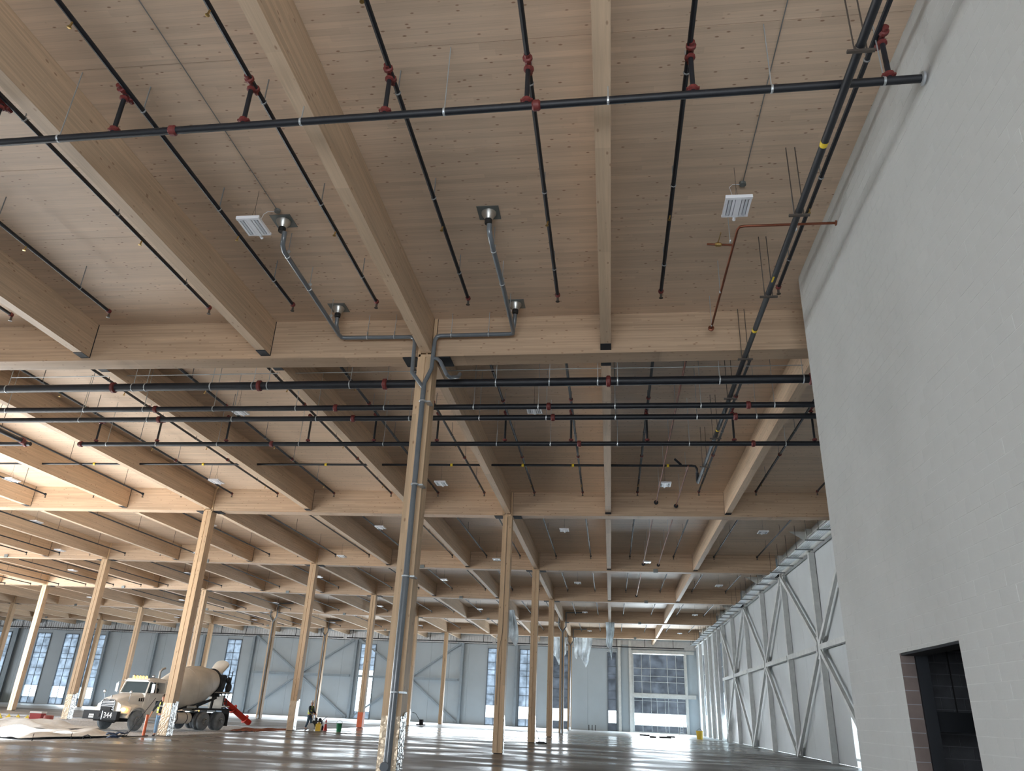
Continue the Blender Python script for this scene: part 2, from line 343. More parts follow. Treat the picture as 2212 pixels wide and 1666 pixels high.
# roof beams (run away from the camera)
segs = [(-10.5, YG[0])]+[(YG[i]+GW, YG[i+1]) for i in range(5)]+[(YG[5]+GW, YEND-.02)]
SEGW = ['in front of the nearest girder row', 'between girder rows one and two', 'between girder rows two and three', 'between girder rows three and four', 'between girder rows four and five', 'between girder rows five and six', 'beyond the farthest girder row']
for i, (ya, yb) in enumerate(segs):
    me = MB().box(-.132, .132, ya+.02, yb-.02, ZPB, ZCEIL-.004).mesh('roof_beam'); me.materials.append(M['beam_y'])
    pad = MB().box(-.134, .134, yb-.36, yb-.015, ZPB-.014, ZPB-.002)
    if i: pad.box(-.134, .134, ya+.015, ya+.36, ZPB-.014, ZPB-.002)
    pm = pad.mesh('bearing_pad'); pm.materials.append(M['steel_dark'])
    sm = MB().box(-.14, .14, yb-.03, yb-.004, ZPB-.01, ZCEIL-.01).mesh('joint_plate'); sm.materials.append(M['steel_dark'])
    xsr = [10.3]+XP if 0 else XP
    for j, x in enumerate(xsr):
        if x > 4.5 and i == 0: continue
        if x < -34 and i < 2: continue
        if not any(seen(x, ya+(yb-ya)*t/6, 9.0, 60, 60) for t in range(7)): continue
        if i == 0 and x < -21: continue
        o = bpy.data.objects.new('roof_beam', None); C.objects.link(o); o.location = (x, 0, dz(x))
        n = j-2
        pos = 'on the drainpipe column line' if n == 0 else (f'{FIRST[n-1]} beam left of the drainpipe column line' if n > 0 else f'{FIRST[-n-1]} beam right of the drainpipe column line')
        tag(o, f'glulam roof beam {pos}, {SEGW[i]}', 'beam', 'glulam roof beams')
        obj('beam', me, None, o)
        if i <= 3 and x not in XCOL: obj('bearing_pad', pm, None, o); obj('joint_plate', sm, None, o)

# ---------------------------------------------------------------- columns
def column(x, yg, label, front=True, foil=None, cable=False, foilh=1.75):
    t = thing('timber_column', label, 'column', (x, yg, 0), group='glulam columns')
    d = dz(x); h = ZGB+d; hw = .215
    mb = MB()
    # two laminated posts with a narrow groove between them; notched shoulders under the girder
    for s, wv in ((-1, hw), (1, hw)):
        x0, x1 = (-hw, -.012) if s < 0 else (.012, hw)
        mb.box(x0, x1, -.04, .46, .03, h-.02)
        xa, xb = (x0-.03*0, x1)
    mb.box(-.013, .013, .0, .44, .03, h-.02)
    obj('post', mb, M['col'], t)
    mb = MB().box(-.235, -.15, -.03, .5, h-.02, ZCEIL-.01+d).box(.15, .235, -.03, .5, h-.02, ZCEIL-.01+d)
    obj('top_cheek', mb, M['col'], t)
    cap = MB().box(-.20, .20, -.03, .45, h-.03, h+.055)
    obj('bearing_block', cap, M['col'], t)
    obj('base_plate', MB().box(-.17, .17, .02, .42, 0, .032), M['steel_dark'], t)
    if foil:
        n = 26
        def side(fnp):
            return MB().grid(lambda u, v: fnp(u, v, .006+.012*rng.random()), 8, n)
        ph = foilh
        obj('foil_wrap', side(lambda u, v, e: (hw+e, -.05+u*.52, .03+v*ph*(1.06 if u > .5 else 1))), M['foil'] if foil != 'orange' else M['wrap_orange'], t)['label'] = 'silver foil on the side' if foil != 'orange' else 'orange wrap on the side'
        obj('foil_wrap', side(lambda u, v, e: (-hw+u*2*hw, -.04-e, .03+v*ph)), M['foil_gold'] if foil != 'orange' else M['wrap_orange'], t)
    if cable:
        zc = 4.9
        obj('cable', MB().tube([(.0, -.052, h-.1), (.0, -.052, zc), (-.13, -.052, zc-.9), (-.13, -.052, 1.9)], .008, 6), M['rod'], t)
    return t
ROWW = ['nearest', 'second', 'third', 'fourth', 'fifth', 'sixth']
LINEW = {0: 'right-hand column line', 1: 'second column line from the right', 2: 'third column line from the right', 3: 'fourth column line from the right', 4: 'fifth column line from the right', 5: 'sixth column line from the right'}
for j, xc in enumerate(XCOL):
    for k, yg in enumerate(YG):
        if not any(seen(xc, yg, z, 40, 60) for z in (-1.5, 2, 6, 9)): continue
        fo = None; fh = 1.75; ex = ''
        if (j, k) == (0, 0): fo = 'foil'; fh = 1.42; ex = 'foil-wrapped foot and grey drainpipe, '
        elif (j, k) == (1, 1): fo = 'foil'; fh = 1.35; ex = 'foil-wrapped foot beside the mixer truck, '
        elif (j, k) == (1, 2): fo = 'foil'; fh = 1.7; ex = 'foil-wrapped foot, '
        elif (j, k) == (2, 2): fo = 'foil'; fh = 1.5; ex = 'wrapped foot, '
        elif (j, k) == (1, 3): fo = 'orange'; fh = 1.1; ex = 'orange-wrapped foot, '
        elif (j == 0 and k in (1, 2, 3)) or (j == 1 and k >= 4): fo = 'side'; fh = 1.5
        l = f'glulam column with {ex}{ROWW[k]} row, {LINEW[j]}' if ex else f'plain glulam column, {ROWW[k]} row, {LINEW[j]}'
        c = column(xc, yg, l, foil=fo if fo != 'side' else None, cable=(j == 0 and k in (1,)), foilh=fh)
        if fo == 'side':
            obj('foil_wrap', MB().grid(lambda u, v: (.215+.006+.012*rng.random(), .05+u*.42, .03+v*fh*(1-.2*u)), 6, 20), M['foil'], c)
# drainpipes strapped to the farther columns
def small_downpipe(x, yg, label):
    t = thing('drain_pipe', label, 'pipe', (x, yg, 0), group='downpipes on far columns'); d = ZGB+dz(x)
    obj('pipe', MB().tube([(.05, -.17, .25), (.05, -.17, d-1.0), (.38, -.17, d-.45), (.38, -.17, d+.9), (2.0, -.17, d+.95)], .07, 8), M['pvc'], t, True)
    obj('pipe', MB().tube([(.05, -.17, d-1.0), (-.34, -.17, d-.45), (-.34, -.17, d+.9)], .06, 8), M['pvc'], t, True)
    obj('foot', MB().tube([(.05, -.17, .02), (.05, -.17, .35)], .1, 8), M['zinc'], t, True)
small_downpipe(XCOL[0], YG[4], 'grey downpipe on the fifth column of the right-hand line')
small_downpipe(XCOL[0], YG[5], 'grey downpipe on the farthest column of the right-hand line')
small_downpipe(XCOL[2], YG[4], 'grey downpipe on the far column just right of the mixer truck chute')
small_downpipe(XCOL[2], YG[5], 'grey downpipe on the far column above the worker with the machine')

# ---------------------------------------------------------------- walls
# white painted block wall on the right, with an unfinished doorway
XB = 4.55; YB1 = 16.07; DY0, DY1, DZ = 11.02, 13.27, 2.74
wb = struct('wall_right')
top = ZCEIL+dz(XB)-.002
core = MB()
core.box(XB+.0025, XB+.19, -11, DY0+.004, 0, top).box(XB+.0025, XB+.19, DY1-.004, YB1-.01, 0, top).box(XB+.003, XB+.19, DY0, DY1, DZ+.004, top)
core.box(XB+.012, XR, YB1-.2, YB1-.012, 0, top)
obj('core', core, M['cmu_joint'], wb)
BL, BH, G = .4, .2, .007
def block_mb(mb, y0, y1, z0, z1, d=.0):
    e = .002; xf = XB+d
    vs = [(XB+.02, y0, z0), (XB+.02, y1, z0), (XB+.02, y1, z1), (XB+.02, y0, z1), (xf, y0+e, z0+e), (xf, y1-e, z0+e), (xf, y1-e, z1-e), (xf, y0+e, z1-e)]
    return mb.add(vs, [(4, 7, 6, 5), (0, 4, 5, 1), (1, 5, 6, 2), (2, 6, 7, 3), (3, 7, 4, 0)])
bl = []
for r in range(int(math.ceil(top/BH))):
    z0 = r*BH+G/2; z1 = min((r+1)*BH-G/2, top)
    y = YB1-(BL if r % 2 else BL/2)
    ya, yb = y+G/2, YB1
    bl.append((ya, yb, z0, z1))
    while y > -2.2:
        ya, yb = y-BL+G/2, y-G/2
        if z0 < DZ-.01 and yb > DY0 and ya < DY1:
            if ya < DY0-.03: bl.append((ya, DY0, z0, min(z1, DZ)))
            if yb > DY1+.03: bl.append((DY1, yb, z0, min(z1, DZ)))
            if z1 > DZ+.01: bl.append((ya, yb, DZ+.002, z1))
        else: bl.append((ya, yb, z0, z1))
        y -= BL
vis = [b for b in bl if seen(XB, (b[0]+b[1])/2, (b[2]+b[3])/2-EYE, 30, 30)]
vis.sort(key=lambda b: b[0]**2+XB**2+((b[2]+b[3])/2-EYE)**2)
one = block_mb(MB(), -BL/2+G/2, BL/2-G/2, -BH/2+G/2, BH/2-G/2).mesh('block'); one.materials.append(M['cmu'])
single = set()
for b in vis:
    if len(single) >= 290: break
    if abs(b[1]-b[0]-(BL-G)) < .001 and abs(b[3]-b[2]-(BH-G)) < .001:
        o = obj('block', one, None, wb, loc=(rng.uniform(-.0012, .0012), (b[0]+b[1])/2, (b[2]+b[3])/2)); single.add(b)
rest = MB()
for b in bl:
    if b not in single: block_mb(rest, *b, d=rng.uniform(-.0012, .0012))
obj('block_field', rest, M['cmu'], wb, stuff=True)
# the wall end that turns the corner
endm = MB()
for r in range(int(top/BH)):
    z0, z1 = r*BH+G/2, (r+1)*BH-G/2; x = XB-.005
    while x < XR-.3:
        x2 = x+(BL if (r+int((x-XB)/BL)) else BL)
        endm.box(x+G/2, x2-G/2, YB1-.02, YB1, z0, z1); x = x2
obj('end_blocks', endm, M['cmu'], wb, stuff=True)
# doorway: brown block reveal, black steel frame, dark block wall inside
for r in range(14):
    z0 = r*BH+.006; z1 = min((r+1)*BH-.006, DZ)
    if z1-z0 < .03: continue
    for (yy0, yy1) in ((DY1, DY1+.012), ):
        obj('reveal_block', MB().box(XB+.004, XB+.215, yy0-.016-rng.uniform(0, .010), yy1, z0, z1), M['cmu_jamb'], wb)
obj('reveal_mortar', MB().box(XB+.004, XB+.214, DY1-.010, DY1+.001, 0, DZ), M['mortar'], wb)
dr = struct('door_1')
obj('door_frame', MB().box(XB+.22, XB+.40, DY1-.06, DY1+.10, 0, 3.2).box(XB+.22, XB+.30, DY0-.1, DY0+.05, 0, 3.2).box(XB+.02, XB+.34, DY0, DY1, DZ-.03, DZ+.002), M['steel_dark'], dr)
obj('lintel_beam', MB().box(XB+.3, XR-4.0, DY1+.35, DY1+.5, 1.65, 1.92).box(XB+.3, XR-4.0, DY1+.30, DY1+.55, 1.63, 1.66), M['steel_dark'], dr)
obj('cable_drop', MB().tube([(XB+.62, DY1+.6, 3.3), (XB+.63, DY1+.6, 1.9)], .012, 6).tube([(XB+.95, DY1+.6, 3.3), (XB+.96, DY1+.6, 1.9)], .012, 6), M['rubber'], dr)
wi = struct('wall_inner')
obj('light_block_shell', MB().box(8.6, 8.8, DY0-2, 15.9, 0, 4.2).box(XB+.2, 8.8, DY0-2.2, DY0-2, 0, 4.2).box(XB+.2, 8.8, DY0-2.2, 15.9, 4.0, 4.2), M['cmu_raw'], wi)  # unseen walls and lid added to keep sky light out of the room
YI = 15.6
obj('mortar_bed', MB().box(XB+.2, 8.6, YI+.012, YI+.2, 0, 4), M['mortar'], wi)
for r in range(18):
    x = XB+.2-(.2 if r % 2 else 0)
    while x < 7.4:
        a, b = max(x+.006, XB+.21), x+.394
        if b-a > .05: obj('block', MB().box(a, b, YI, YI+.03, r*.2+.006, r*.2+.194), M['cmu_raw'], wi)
        x += .4

def steel_col(mbx, x, y, z0, z1, w, d, axis='y'):
    # wide-flange section
    t = .03
    if axis == 'y':
        return mbx.box(x-w/2, x+w/2, y-d/2, y-d/2+t, z0, z1).box(x-w/2, x+w/2, y+d/2-t, y+d/2, z0, z1).box(x-.015, x+.015, y-d/2+t, y+d/2-t, z0, z1)
    return mbx.box(x-d/2, x+d/2, y-w/2, y+w/2, z0, z1)

def window(n, X0, X1, axis, at, cols, rows, kinds, fm, depth=.14, pm='film', bar=.05):
    """rows: heights from top to bottom; kinds: per row c(lear)/f(ilm)/d(ark)"""
    wn = struct(f'window_{n}')
    def bx(mb, a, b, d0, d1, z0, z1):
        return mb.box(a, b, at+d0, at+d1, z0, z1) if axis == 'x' else mb.box(at-d1, at-d0, a, b, z0, z1)
    fr = MB(); z1, z0 = rows[0], rows[-1]
    bx(fr, X0-.07, X0+.03, -.1, depth, z0-.07, z1+.07); bx(fr, X1-.03, X1+.07, -.1, depth, z0-.07, z1+.07)
    bx(fr, X0, X1, -.1, depth, z1-.02, z1+.07); bx(fr, X0, X1, -.1, depth, z0-.07, z0+.03)
    obj('window_frame', fr, M[fm], wn)
    for c in cols: obj('mullion', bx(MB(), c-bar/2, c+bar/2, -.03, .08, z0, z1), M[fm], wn)
    for r in rows[1:-1]: obj('glazing_bar', bx(MB(), X0, X1, -.025, .07, r-bar/2, r+bar/2), M[fm], wn)
    edges = [X0]+list(cols)+[X1]
    for i in range(len(edges)-1):
        for j in range(len(rows)-1):
            kd = kinds[j]
            ma = {'c': 'glass', 'f': pm, 'd': 'film_dark'}[kd]
            a, b, t, s = edges[i], edges[i+1], rows[j], rows[j+1]
            if kd == 'c': mb = bx(MB(), a, b, .03, .04, s, t)
            else:
                ph = rng.random()*9
                fn = (lambda u, v: (a+(b-a)*u, at+.035+.03*math.sin(u*5+ph)*math.sin(v*7+ph), s+(t-s)*v)) if axis == 'x' else (lambda u, v: (at-.035-.03*math.sin(u*5+ph)*math.sin(v*7+ph), a+(b-a)*u, s+(t-s)*v))
                mb = MB().grid(fn, 4, 6)
            o = obj('pane', mb, M[ma], wn, smooth=True)
            if kd == 'c': o['label'] = 'clear pane showing white daylight'
    return wn

# far wall
YW = 104.0; ZT = ZC(8.15)
wf = struct('wall_back')
R0 = [ZC(v) for v in (7.65, 7.1, 5.95, 5.02, 4.38, 3.03, 2.05, .75, -.73, -1.56)]
K0 = 'fffffffcf'
K1 = 'ffffccccf'
SL = [(-87.75, -85.7, K0, 'film'), (-81.5, -79.45, K0, 'film'), (-77.2, -75.15, K0, 'film'), (-73.0, -71.0, K0, 'film'), (-52.6, -50.6, K0, 'film'), (-33.45, -31.4, K1, 'film'),
      (-16.05, -14.0, K0, 'film'), (-11.8, -9.9, K0, 'film'), (-7.45, -5.5, 'dddddddcd', 'film_dark'), (-.37, .67, 'dddddddcd', 'film_dark')]
for n, (a, b, kk, pm) in enumerate(SL):
    window(n+1, a, b, 'x', YW, [] if b-a < 1.5 else [(a+b)/2], R0, kk, 'frame', pm='film')
cuts = [(a, b) for a, b, _, _ in SL]+[(2.7, 9.45)]
x = -110.0; zf0 = .0
edges = sorted(cuts)
segsx = []; cur = -110.0
for a, b in edges: segsx.append((cur, a-.06)); cur = b+.06
segsx.append((cur, XR+.3))
for a, b in segsx:
    n = max(1, round((b-a)/2.4)); st = (b-a)/n
    for i in range(n):
        obj('panel', MB().box(a+i*st+.008, a+(i+1)*st-.008, YW+rng.uniform(0, .006), YW+.16, .06, ZT), M['panel'], wf, bevel=0)
for a, b in cuts:
    if b == 9.45: obj('panel', MB().box(a-.05, b+.05, YW, YW+.16, ZC(7.75), ZT), M['panel'], wf)
    else: obj('panel', MB().box(a-.05, b+.05, YW, YW+.16, R0[0]+.07, ZT), M['panel'], wf)
# light-tight strip behind the joints
bk = MB()
for a, b in segsx: bk.box(a-.0, b+.0, YW+.165, YW+.2, 0, ZCEIL+.9)
bk.box(-110, XR+.3, YW+.165, YW+.2, R0[0]+.2, ZCEIL+.9)
obj('backing', bk, M['steel_w2'], wf)
cr = MB()
xx = -110.0
while xx < XR:
    cr.box(xx, xx+.16, YW+.02, YW+.1, ZT+.06, ZC(9.25)); cr.box(xx+.16, xx+.36, YW+.08, YW+.15, ZT+.06, ZC(9.25)); xx += .36
obj('corrugated_strip', cr, M['corr'], wf, stuff=True)
obj('ledge', MB().box(-110, XR, YW-.03, YW+.1, ZC(9.25), ZC(9.45)).box(-110, XR, YW-.02, YW+.1, ZC(9.45), ZCEIL+.5), M['panel'], wf)
obj('curb', MB().box(-110, XR, YW-.03, YW+.1, 0, .12), M['slab_far'], wf)
# long black pipe hanging in front of the far wall
XSEG = [(-92, -66), (-65.5, -58.5), (-58, -36), (-35.5, -15.5), (-15, -5), (-3.6, 9.4)]
for i, (a, b) in enumerate(XSEG):
    t = thing('sprinkler_main', f'thin black pipe hung along the far wall top, {FIRST[len(XSEG)-1-i]} run from the right corner', 'pipe', group='pipes along the far wall')
    obj('pipe', MB().tube([(a, YW-.5, ZC(8.38)), (b, YW-.5, ZC(8.38))], .06, 8), M['pipe'], t)
    x = a+.8
    while x < b:
        obj('hanger', MB().box(x-.03, x+.03, YW-.53, YW-.47, ZC(8.4), ZCEIL+dz(x)), M['steel_dark'], t); x += 3.6
# posts on the far wall
POST = [-84.8, -70.6, -63.1, -56.0, -48.7, -41.6, -34.1, -26.4, -19.45, -12.25, 1.12, 2.5]
for i, x in enumerate(POST):
    t = thing('steel_column', f'slim grey steel post on the far wall, {FIRST[len(POST)-1-i]} post from the glazed corner', 'column', group='posts on the far wall')
    w_ = .34 if x not in (-84.8,) else .7
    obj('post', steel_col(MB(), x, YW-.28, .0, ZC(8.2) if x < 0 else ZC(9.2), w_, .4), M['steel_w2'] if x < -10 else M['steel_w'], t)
obj('steel_post_grey', MB().box(1.38, 2.3, YW-.02, YW+.02, 0, ZC(8.7)), M['panel'], wf)
def brace(a, b, label, mt, w=.2, y=YW-.3, group='diagonal braces on the far wall', ax='y'):
    t = thing('brace', label, 'brace', group=group)
    mb = MB()
    if ax == 'y': mb.bar((a[0], y, a[1]), (b[0], y, b[1]), .16, w)
    else: mb.bar((y, a[0], a[1]), (y, b[0], b[1]), .16, w)
    obj('tube', mb, mt, t)
    g = MB()
    for p in (a, b):
        d = Vector((b[0]-a[0], b[1]-a[1])).normalized()*(1 if p is a else -1)
        c = (p[0]+d.x*.3, p[1]+d.y*.3)
        if ax == 'y': g.box(c[0]-.22, c[0]+.22, y-.012, y+.012, c[1]-.22, c[1]+.22)
        else: g.box(y-.012, y+.012, c[0]-.22, c[0]+.22, c[1]-.22, c[1]+.22)
    obj('gusset', g, mt, t)
for (nx, xl, xr2, w2) in ((-26.4, -33.8, -19.7, 'behind the drainpipe column'), (-41.6, -48.4, -34.4, 'right of the truck')):
    zn = ZC(3.6)
    for (x, z, q) in ((xl, ZC(8.3), 'upper left'), (xr2, ZC(8.2), 'upper right'), (xl, .15, 'lower left'), (xr2, .15, 'lower right')):
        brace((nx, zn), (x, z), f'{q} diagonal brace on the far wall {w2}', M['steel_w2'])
    t = thing('girt', f'horizontal steel girt across the braced far wall bay {w2}', 'girt', group='girts on the far wall')
    obj('tube', MB().box(xl+.2, xr2-.2, YW-.36, YW-.2, zn-.14, zn+.14), M['steel_w2'], t)

# glazed corner window
RW = [ZC(v) for v in (7.55, 5.9, 4.98, 4.28, 2.92)]
window(11, 2.9, 9.3, 'x', YW, [3.93, 5.04, 7.18, 8.28], RW, 'dddd', 'frame_w', bar=.06)
window(12, 2.9, 9.3, 'x', YW, [3.93, 5.04, 5.75, 6.75, 7.18, 8.28], [ZC(v) for v in (2.4, 2.05, .6, -.8, -1.58)], 'ddcd', 'frame_w', bar=.05)
tr = struct('trim_1')
obj('head_beam', MB().box(2.5, XR, YW-.35, YW-.02, ZC(7.68), ZC(8.05)), M['steel_w'], tr)
obj('mid_beam', MB().box(2.6, XR, YW-.35, YW-.02, ZC(2.42), ZC(2.88)), M['steel_w'], tr)
obj('side_post', MB().box(2.62, 2.86, YW-.3, YW-.02, 0, ZC(7.7)).box(9.36, 9.62, YW-.3, YW-.02, 0, ZC(7.7)), M['steel_w'], tr)
obj('panel', MB().box(9.6, XR+.2, YW-.005, YW+.1, 0, ZC(8.2)), M['panel'], wf)

# right-hand panel wall beyond the block wall
wr = struct('wall_side')
WR = [(37.2, 39.0), (72.3, 73.3), (79.9, 81.7), (85.0, 86.8), (89.9, 91.6), (95.0, 96.8)]
cur = YB1; sg = []
for a, b in WR: sg.append((cur, a-.05)); cur = b+.05
sg.append((cur, YW+.2))
for a, b in sg:
    n = max(1, round((b-a)/3.65)); st = (b-a)/n
    for i in range(n): obj('panel', MB().box(XR+.3, XR+.46, a+i*st+.012, a+(i+1)*st-.012, .02, ZCEIL+.3), M['panel_r'], wr)
    obj('backing', MB().box(XR+.46, XR+.5, a, b, 0, ZCEIL+.5), M['steel_w2'], wr)
for i, (a, b) in enumerate(WR):
    zt = ZC(.45) if i < 2 else ZC(7.2)
    obj('panel', MB().box(XR+.3, XR+.46, a-.05, b+.05, zt+.06, ZCEIL+.3), M['panel_r'], wr)
    window(13+i, a, b, 'y', XR+.4, [], ([zt, .35] if i < 2 else [zt, ZC(5), ZC(2.6), ZC(.6), .1]), 'c' if i < 2 else 'ddfc', 'frame_w')
# columns, struts and braces on it
YS = [42.1, 49.5, 56.7, 64.1, 71.2]
YS2 = [77.0, 80.9, 84.0, 88.6, 92.6, 97.8]
for i, yy in enumerate(YS+YS2):
    t = thing('steel_column', f'white steel column on the right panel wall, {FIRST[i]} beyond the block wall', 'column', group='columns on the right panel wall')
    obj('post', steel_col(MB(), XR+.12, yy, 0, ZCEIL+dz(XR)-.05, .26, .30, 'x'), M['steel_w'], t)
    if i in (0, 2, 4): obj('cap_plate', MB().add([(XR-.9, yy-.02, ZC(9.66)), (XR, yy-.02, ZC(9.66)), (XR, yy-.02, ZC(9.1)), (XR-.9, yy+.02, ZC(9.66)), (XR, yy+.02, ZC(9.66)), (XR, yy+.02, ZC(9.1))], [(0, 1, 2), (3, 5, 4), (0, 3, 4, 1), (1, 4, 5, 2), (2, 5, 3, 0)]), M['steel_w'], t)
Z5 = ZC(3.7)
ys = [YS[0]-7.4]+YS+[78.4]
for i in range(len(ys)-1):
    t = thing('girt', f'horizontal white girt on the right panel wall, {FIRST[i]} span from the block wall', 'girt', group='girts on the right wall')
    obj('tube', MB().box(XR-.06, XR+.14, ys[i]+.19, ys[i+1]-.19, Z5-.13, Z5+.13), M['steel_w'], t)
ZTB = ZC(8.35)
for (c, l, r, q) in ((42.1, 34.7, 49.5, 'nearest'), (56.7, 49.5, 64.1, 'middle'), (71.2, 64.1, 78.3, 'farthest')):
    for (yy, zz, q2) in ((l, ZTB, 'upper right'), (r, ZTB, 'upper left'), (l, .12, 'lower right'), (r, .12, 'lower left')):
        s = .2 if yy > c else -.2
        brace((c+s, Z5+(.15 if zz > Z5 else -.15)), (yy-s, zz), f'{q2} white diagonal in the {q} cross brace of the right wall', M['steel_w'], .24, y=XR+.02, group='diagonal braces on the right wall', ax='x')
t = thing('edge_beam', 'deep white steel beam along the top of the right panel wall', 'beam')
obj('web', MB().box(XR+.10, XR+.13, YB1+.3, YW-.4, ZC(8.55), ZC(9.35)), M['steel_w'], t)
obj('flange', MB().box(XR+.02, XR+.22, YB1+.3, YW-.4, ZC(8.5), ZC(8.55)).box(XR+.02, XR+.22, YB1+.3, YW-.4, ZC(9.33), ZC(9.38)), M['steel_w'], t)
t = thing('conduit_rack', 'rack of steel conduits on cross struts along the right wall top', 'conduit rack')
for i in range(6): obj('conduit', MB().tube([(XR-.75+i*.09, 20, ZC(8.5)), (XR-.75+i*.09, 100, ZC(8.5))], .025, 6), M['zinc'], t)
yy = 34.0
while yy < 100:
    obj('strut', MB().box(XR-.95, XR-.05, yy-.03, yy+.03, ZC(8.41), ZC(8.47)), M['galv'], t)
    if not any(g-.05 < yy < g+GW+.05 for g in YG): obj('rod', MB().box(XR-.88, XR-.86, yy-.01, yy+.01, ZC(8.45), ZC(9.7)), M['rod'], t)
    yy += 2.3

# unseen side and rear shell; left wall added and stepped to shape the daylight
sh = struct('wall_left_added')
obj('panel', MB().box(-112, -111.8, 61, 104.4, 0, ZCEIL+.6), M['panel'], sh)
obj('panel', MB().box(-34.3, -34.1, -12, 34.2, 5.2, ZCEIL+.6).box(-34.3, -34.1, 1.5, 18.5, 0, 5.2).box(-34.3, -34.1, -12, -4.5, 0, 5.2), M['panel'], sh)
obj('panel', MB().box(-61.3, -34.1, 34.2, 34.3, 0, ZCEIL+.6).box(-61.4, -61.2, 34.3, 61, 5.7, ZCEIL+.6).box(-112, -61.2, 61, 61.2, 0, ZCEIL+.6), M['panel'], sh)
sh = struct('wall_rear')
obj('panel', MB().box(-40.3, XB, -11.2, -11, 5.4, ZCEIL+.6).box(-40.3, -9, -11.2, -11, 0, 5.4), M['panel'], sh)

# ---------------------------------------------------------------- sprinkler branch lines
BX = [9.05, 6.45, 3.98, 1.28, -1.18, -3.38, -5.70, -7.88, -10.12, -12.9, -15.7, -18.0, -20.6, -22.6, -25.2, -27.8, -30.4, -33.0, -35.6, -37.9, -40.4, -43.0, -45.6, -48.2, -50.9, -53.4, -56.0, -58.7, -61.3]
def bz(x): return ZC(9.29+.012*(x+2))
def branch_parts(t, x, ya, yb, detail):
    z = bz(x); r = .042 if detail else .038
    obj('pipe', MB().tube([(x, ya, z), (x, yb, z)], r, 8), M['pipe'], t, True)
    n = MB().tube([(x, yb+.01, z), (x, yb+.01, z-.17)], .028, 6).ring((x, yb+.01, z-.16), (0, 0, 1), .02, .05, .02, 8)
    obj('nozzle', n, M['rod'], t)
    obj('end_fitting', MB().ring((x, yb-.03, z), (0, 1, 0), .046, .062, .10, 10), M['red'] if detail else M['steel_dark'], t)
    yy = ya+1.3; k = 0
    while yy < yb-.5:
        cz = ZCEIL+dz(x)
        obj('hanger', MB().box(x-.008, x+.008, yy-.008, yy+.008, z+r, cz).ring((x, yy, z), (0, 1, 0), r+.002, r+.012, .03, 8), M['rod'] if not detail else M['dull'], t)
        if detail and k % 2 == 0:
            obj('sprinkler_head', MB().tube([(x, yy+.9, z-r), (x-.02, yy+.9, z-r-.09)], .016, 6).ring((x-.02, yy+.9, z-r-.1), (0, 0, 1), .015, .035, .012, 8), M['brass'], t)
        yy += 2.75 if detail else 3.9; k += 1
    if detail:
        for yy in (ya+3.6, ya+9.4):
            if yy < yb-1: obj('coupling', MB().ring((x, yy, z), (0, 1, 0), .05, .068, .09, 10), M['red'], t)
for i in range(6):
    ya = -6 if i == 0 else YG[i-1]+GW+.5
    yb = (YG[i]-1.72) if i else 15.75
    if i == 2: yb = YG[i]-1.5
    for j, x in enumerate(BX):
        if i == 0 and (x > 4.3 or x < -16): continue
        if not any(seen(x, ya+(yb-ya)*t/6, 9.3, 20, 20) for t in range(7)): continue
        if i >= 4 and x < -45: continue
        nm = 'branch just inside the block wall' if (i == 0 and j == 2) else f'{FIRST[j]} branch from the right'
        t = thing('sprinkler_branch', f'thin black sprinkler {nm}, {SEGW[i].replace("in front of", "before")}', 'pipe', group='sprinkler branch pipes')
        branch_parts(t, x, ya, yb, i < 1 or (i == 1 and x > -20))

def main_pipe(name, label, y, z, r, x0, x1, slope, couplings, rings, ceil_rods=True, rod_far=None):
    t = thing(name, label, 'pipe')
    zz = lambda x: z+slope*(x-x0)
    obj('pipe', MB().tube([(x0, y, zz(x0)), (x1, y, zz(x1))], r, 16), M['pipe'], t, True)
    for x in couplings: obj('coupling', MB().ring((x, y, zz(x)), (1, 0, 0), r*1.02, r*1.42, .13, 14), M['red'], t, True)
    for x in rings:
        obj('hanger', MB().ring((x, y, zz(x)), (1, 0, 0), r*1.01, r*1.1, .035, 14).box(x-.007, x+.007, y-.007, y+.007, zz(x)+r, ZCEIL+dz(x)), M['zinc'], t)
    return t, zz
# nearest cross main with risers up to the branches
m0, z0f = main_pipe('sprinkler_main', 'black cross main with red couplings nearest the camera, ending at the white wall', 8.65, ZC(8.27), .060, -12.2, 4.53, .0153, [-6.9, -1.03], [-8.9, -4.75, -2.45, .05, 2.42, 3.98])
obj('end_flange', MB().ring((4.50, 8.65, z0f(4.5)), (1, 0, 0), .07, .10, .05, 14), M['zinc'], m0, True)
for x in (-10.22, -7.95, -5.72, -3.4, -1.18, 1.3, 4.06):
    zb, zt = z0f(x)+.05, bz(x)
    r_ = obj('riser', MB().tube([(x, 8.65, zb), (x, 8.65, zt)], .038, 10), M['pipe'], m0, True)
    obj('coupling', MB().ring((x, 8.65, zb+.06), (0, 0, 1), .045, .075, .08, 12).box(x-.095, x+.095, 8.62, 8.68, zb+.045, zb+.075), M['red'], r_)
    obj('tee', MB().ring((x, 8.65-.11, zt), (0, 1, 0), .05, .078, .07, 12).ring((x, 8.65+.11, zt), (0, 1, 0), .05, .078, .07, 12).tube([(x, 8.45, zt), (x, 8.85, zt)], .052, 10).ring((x, 8.65, zt-.11), (0, 0, 1), .045, .07, .06, 12), M['red'], r_)
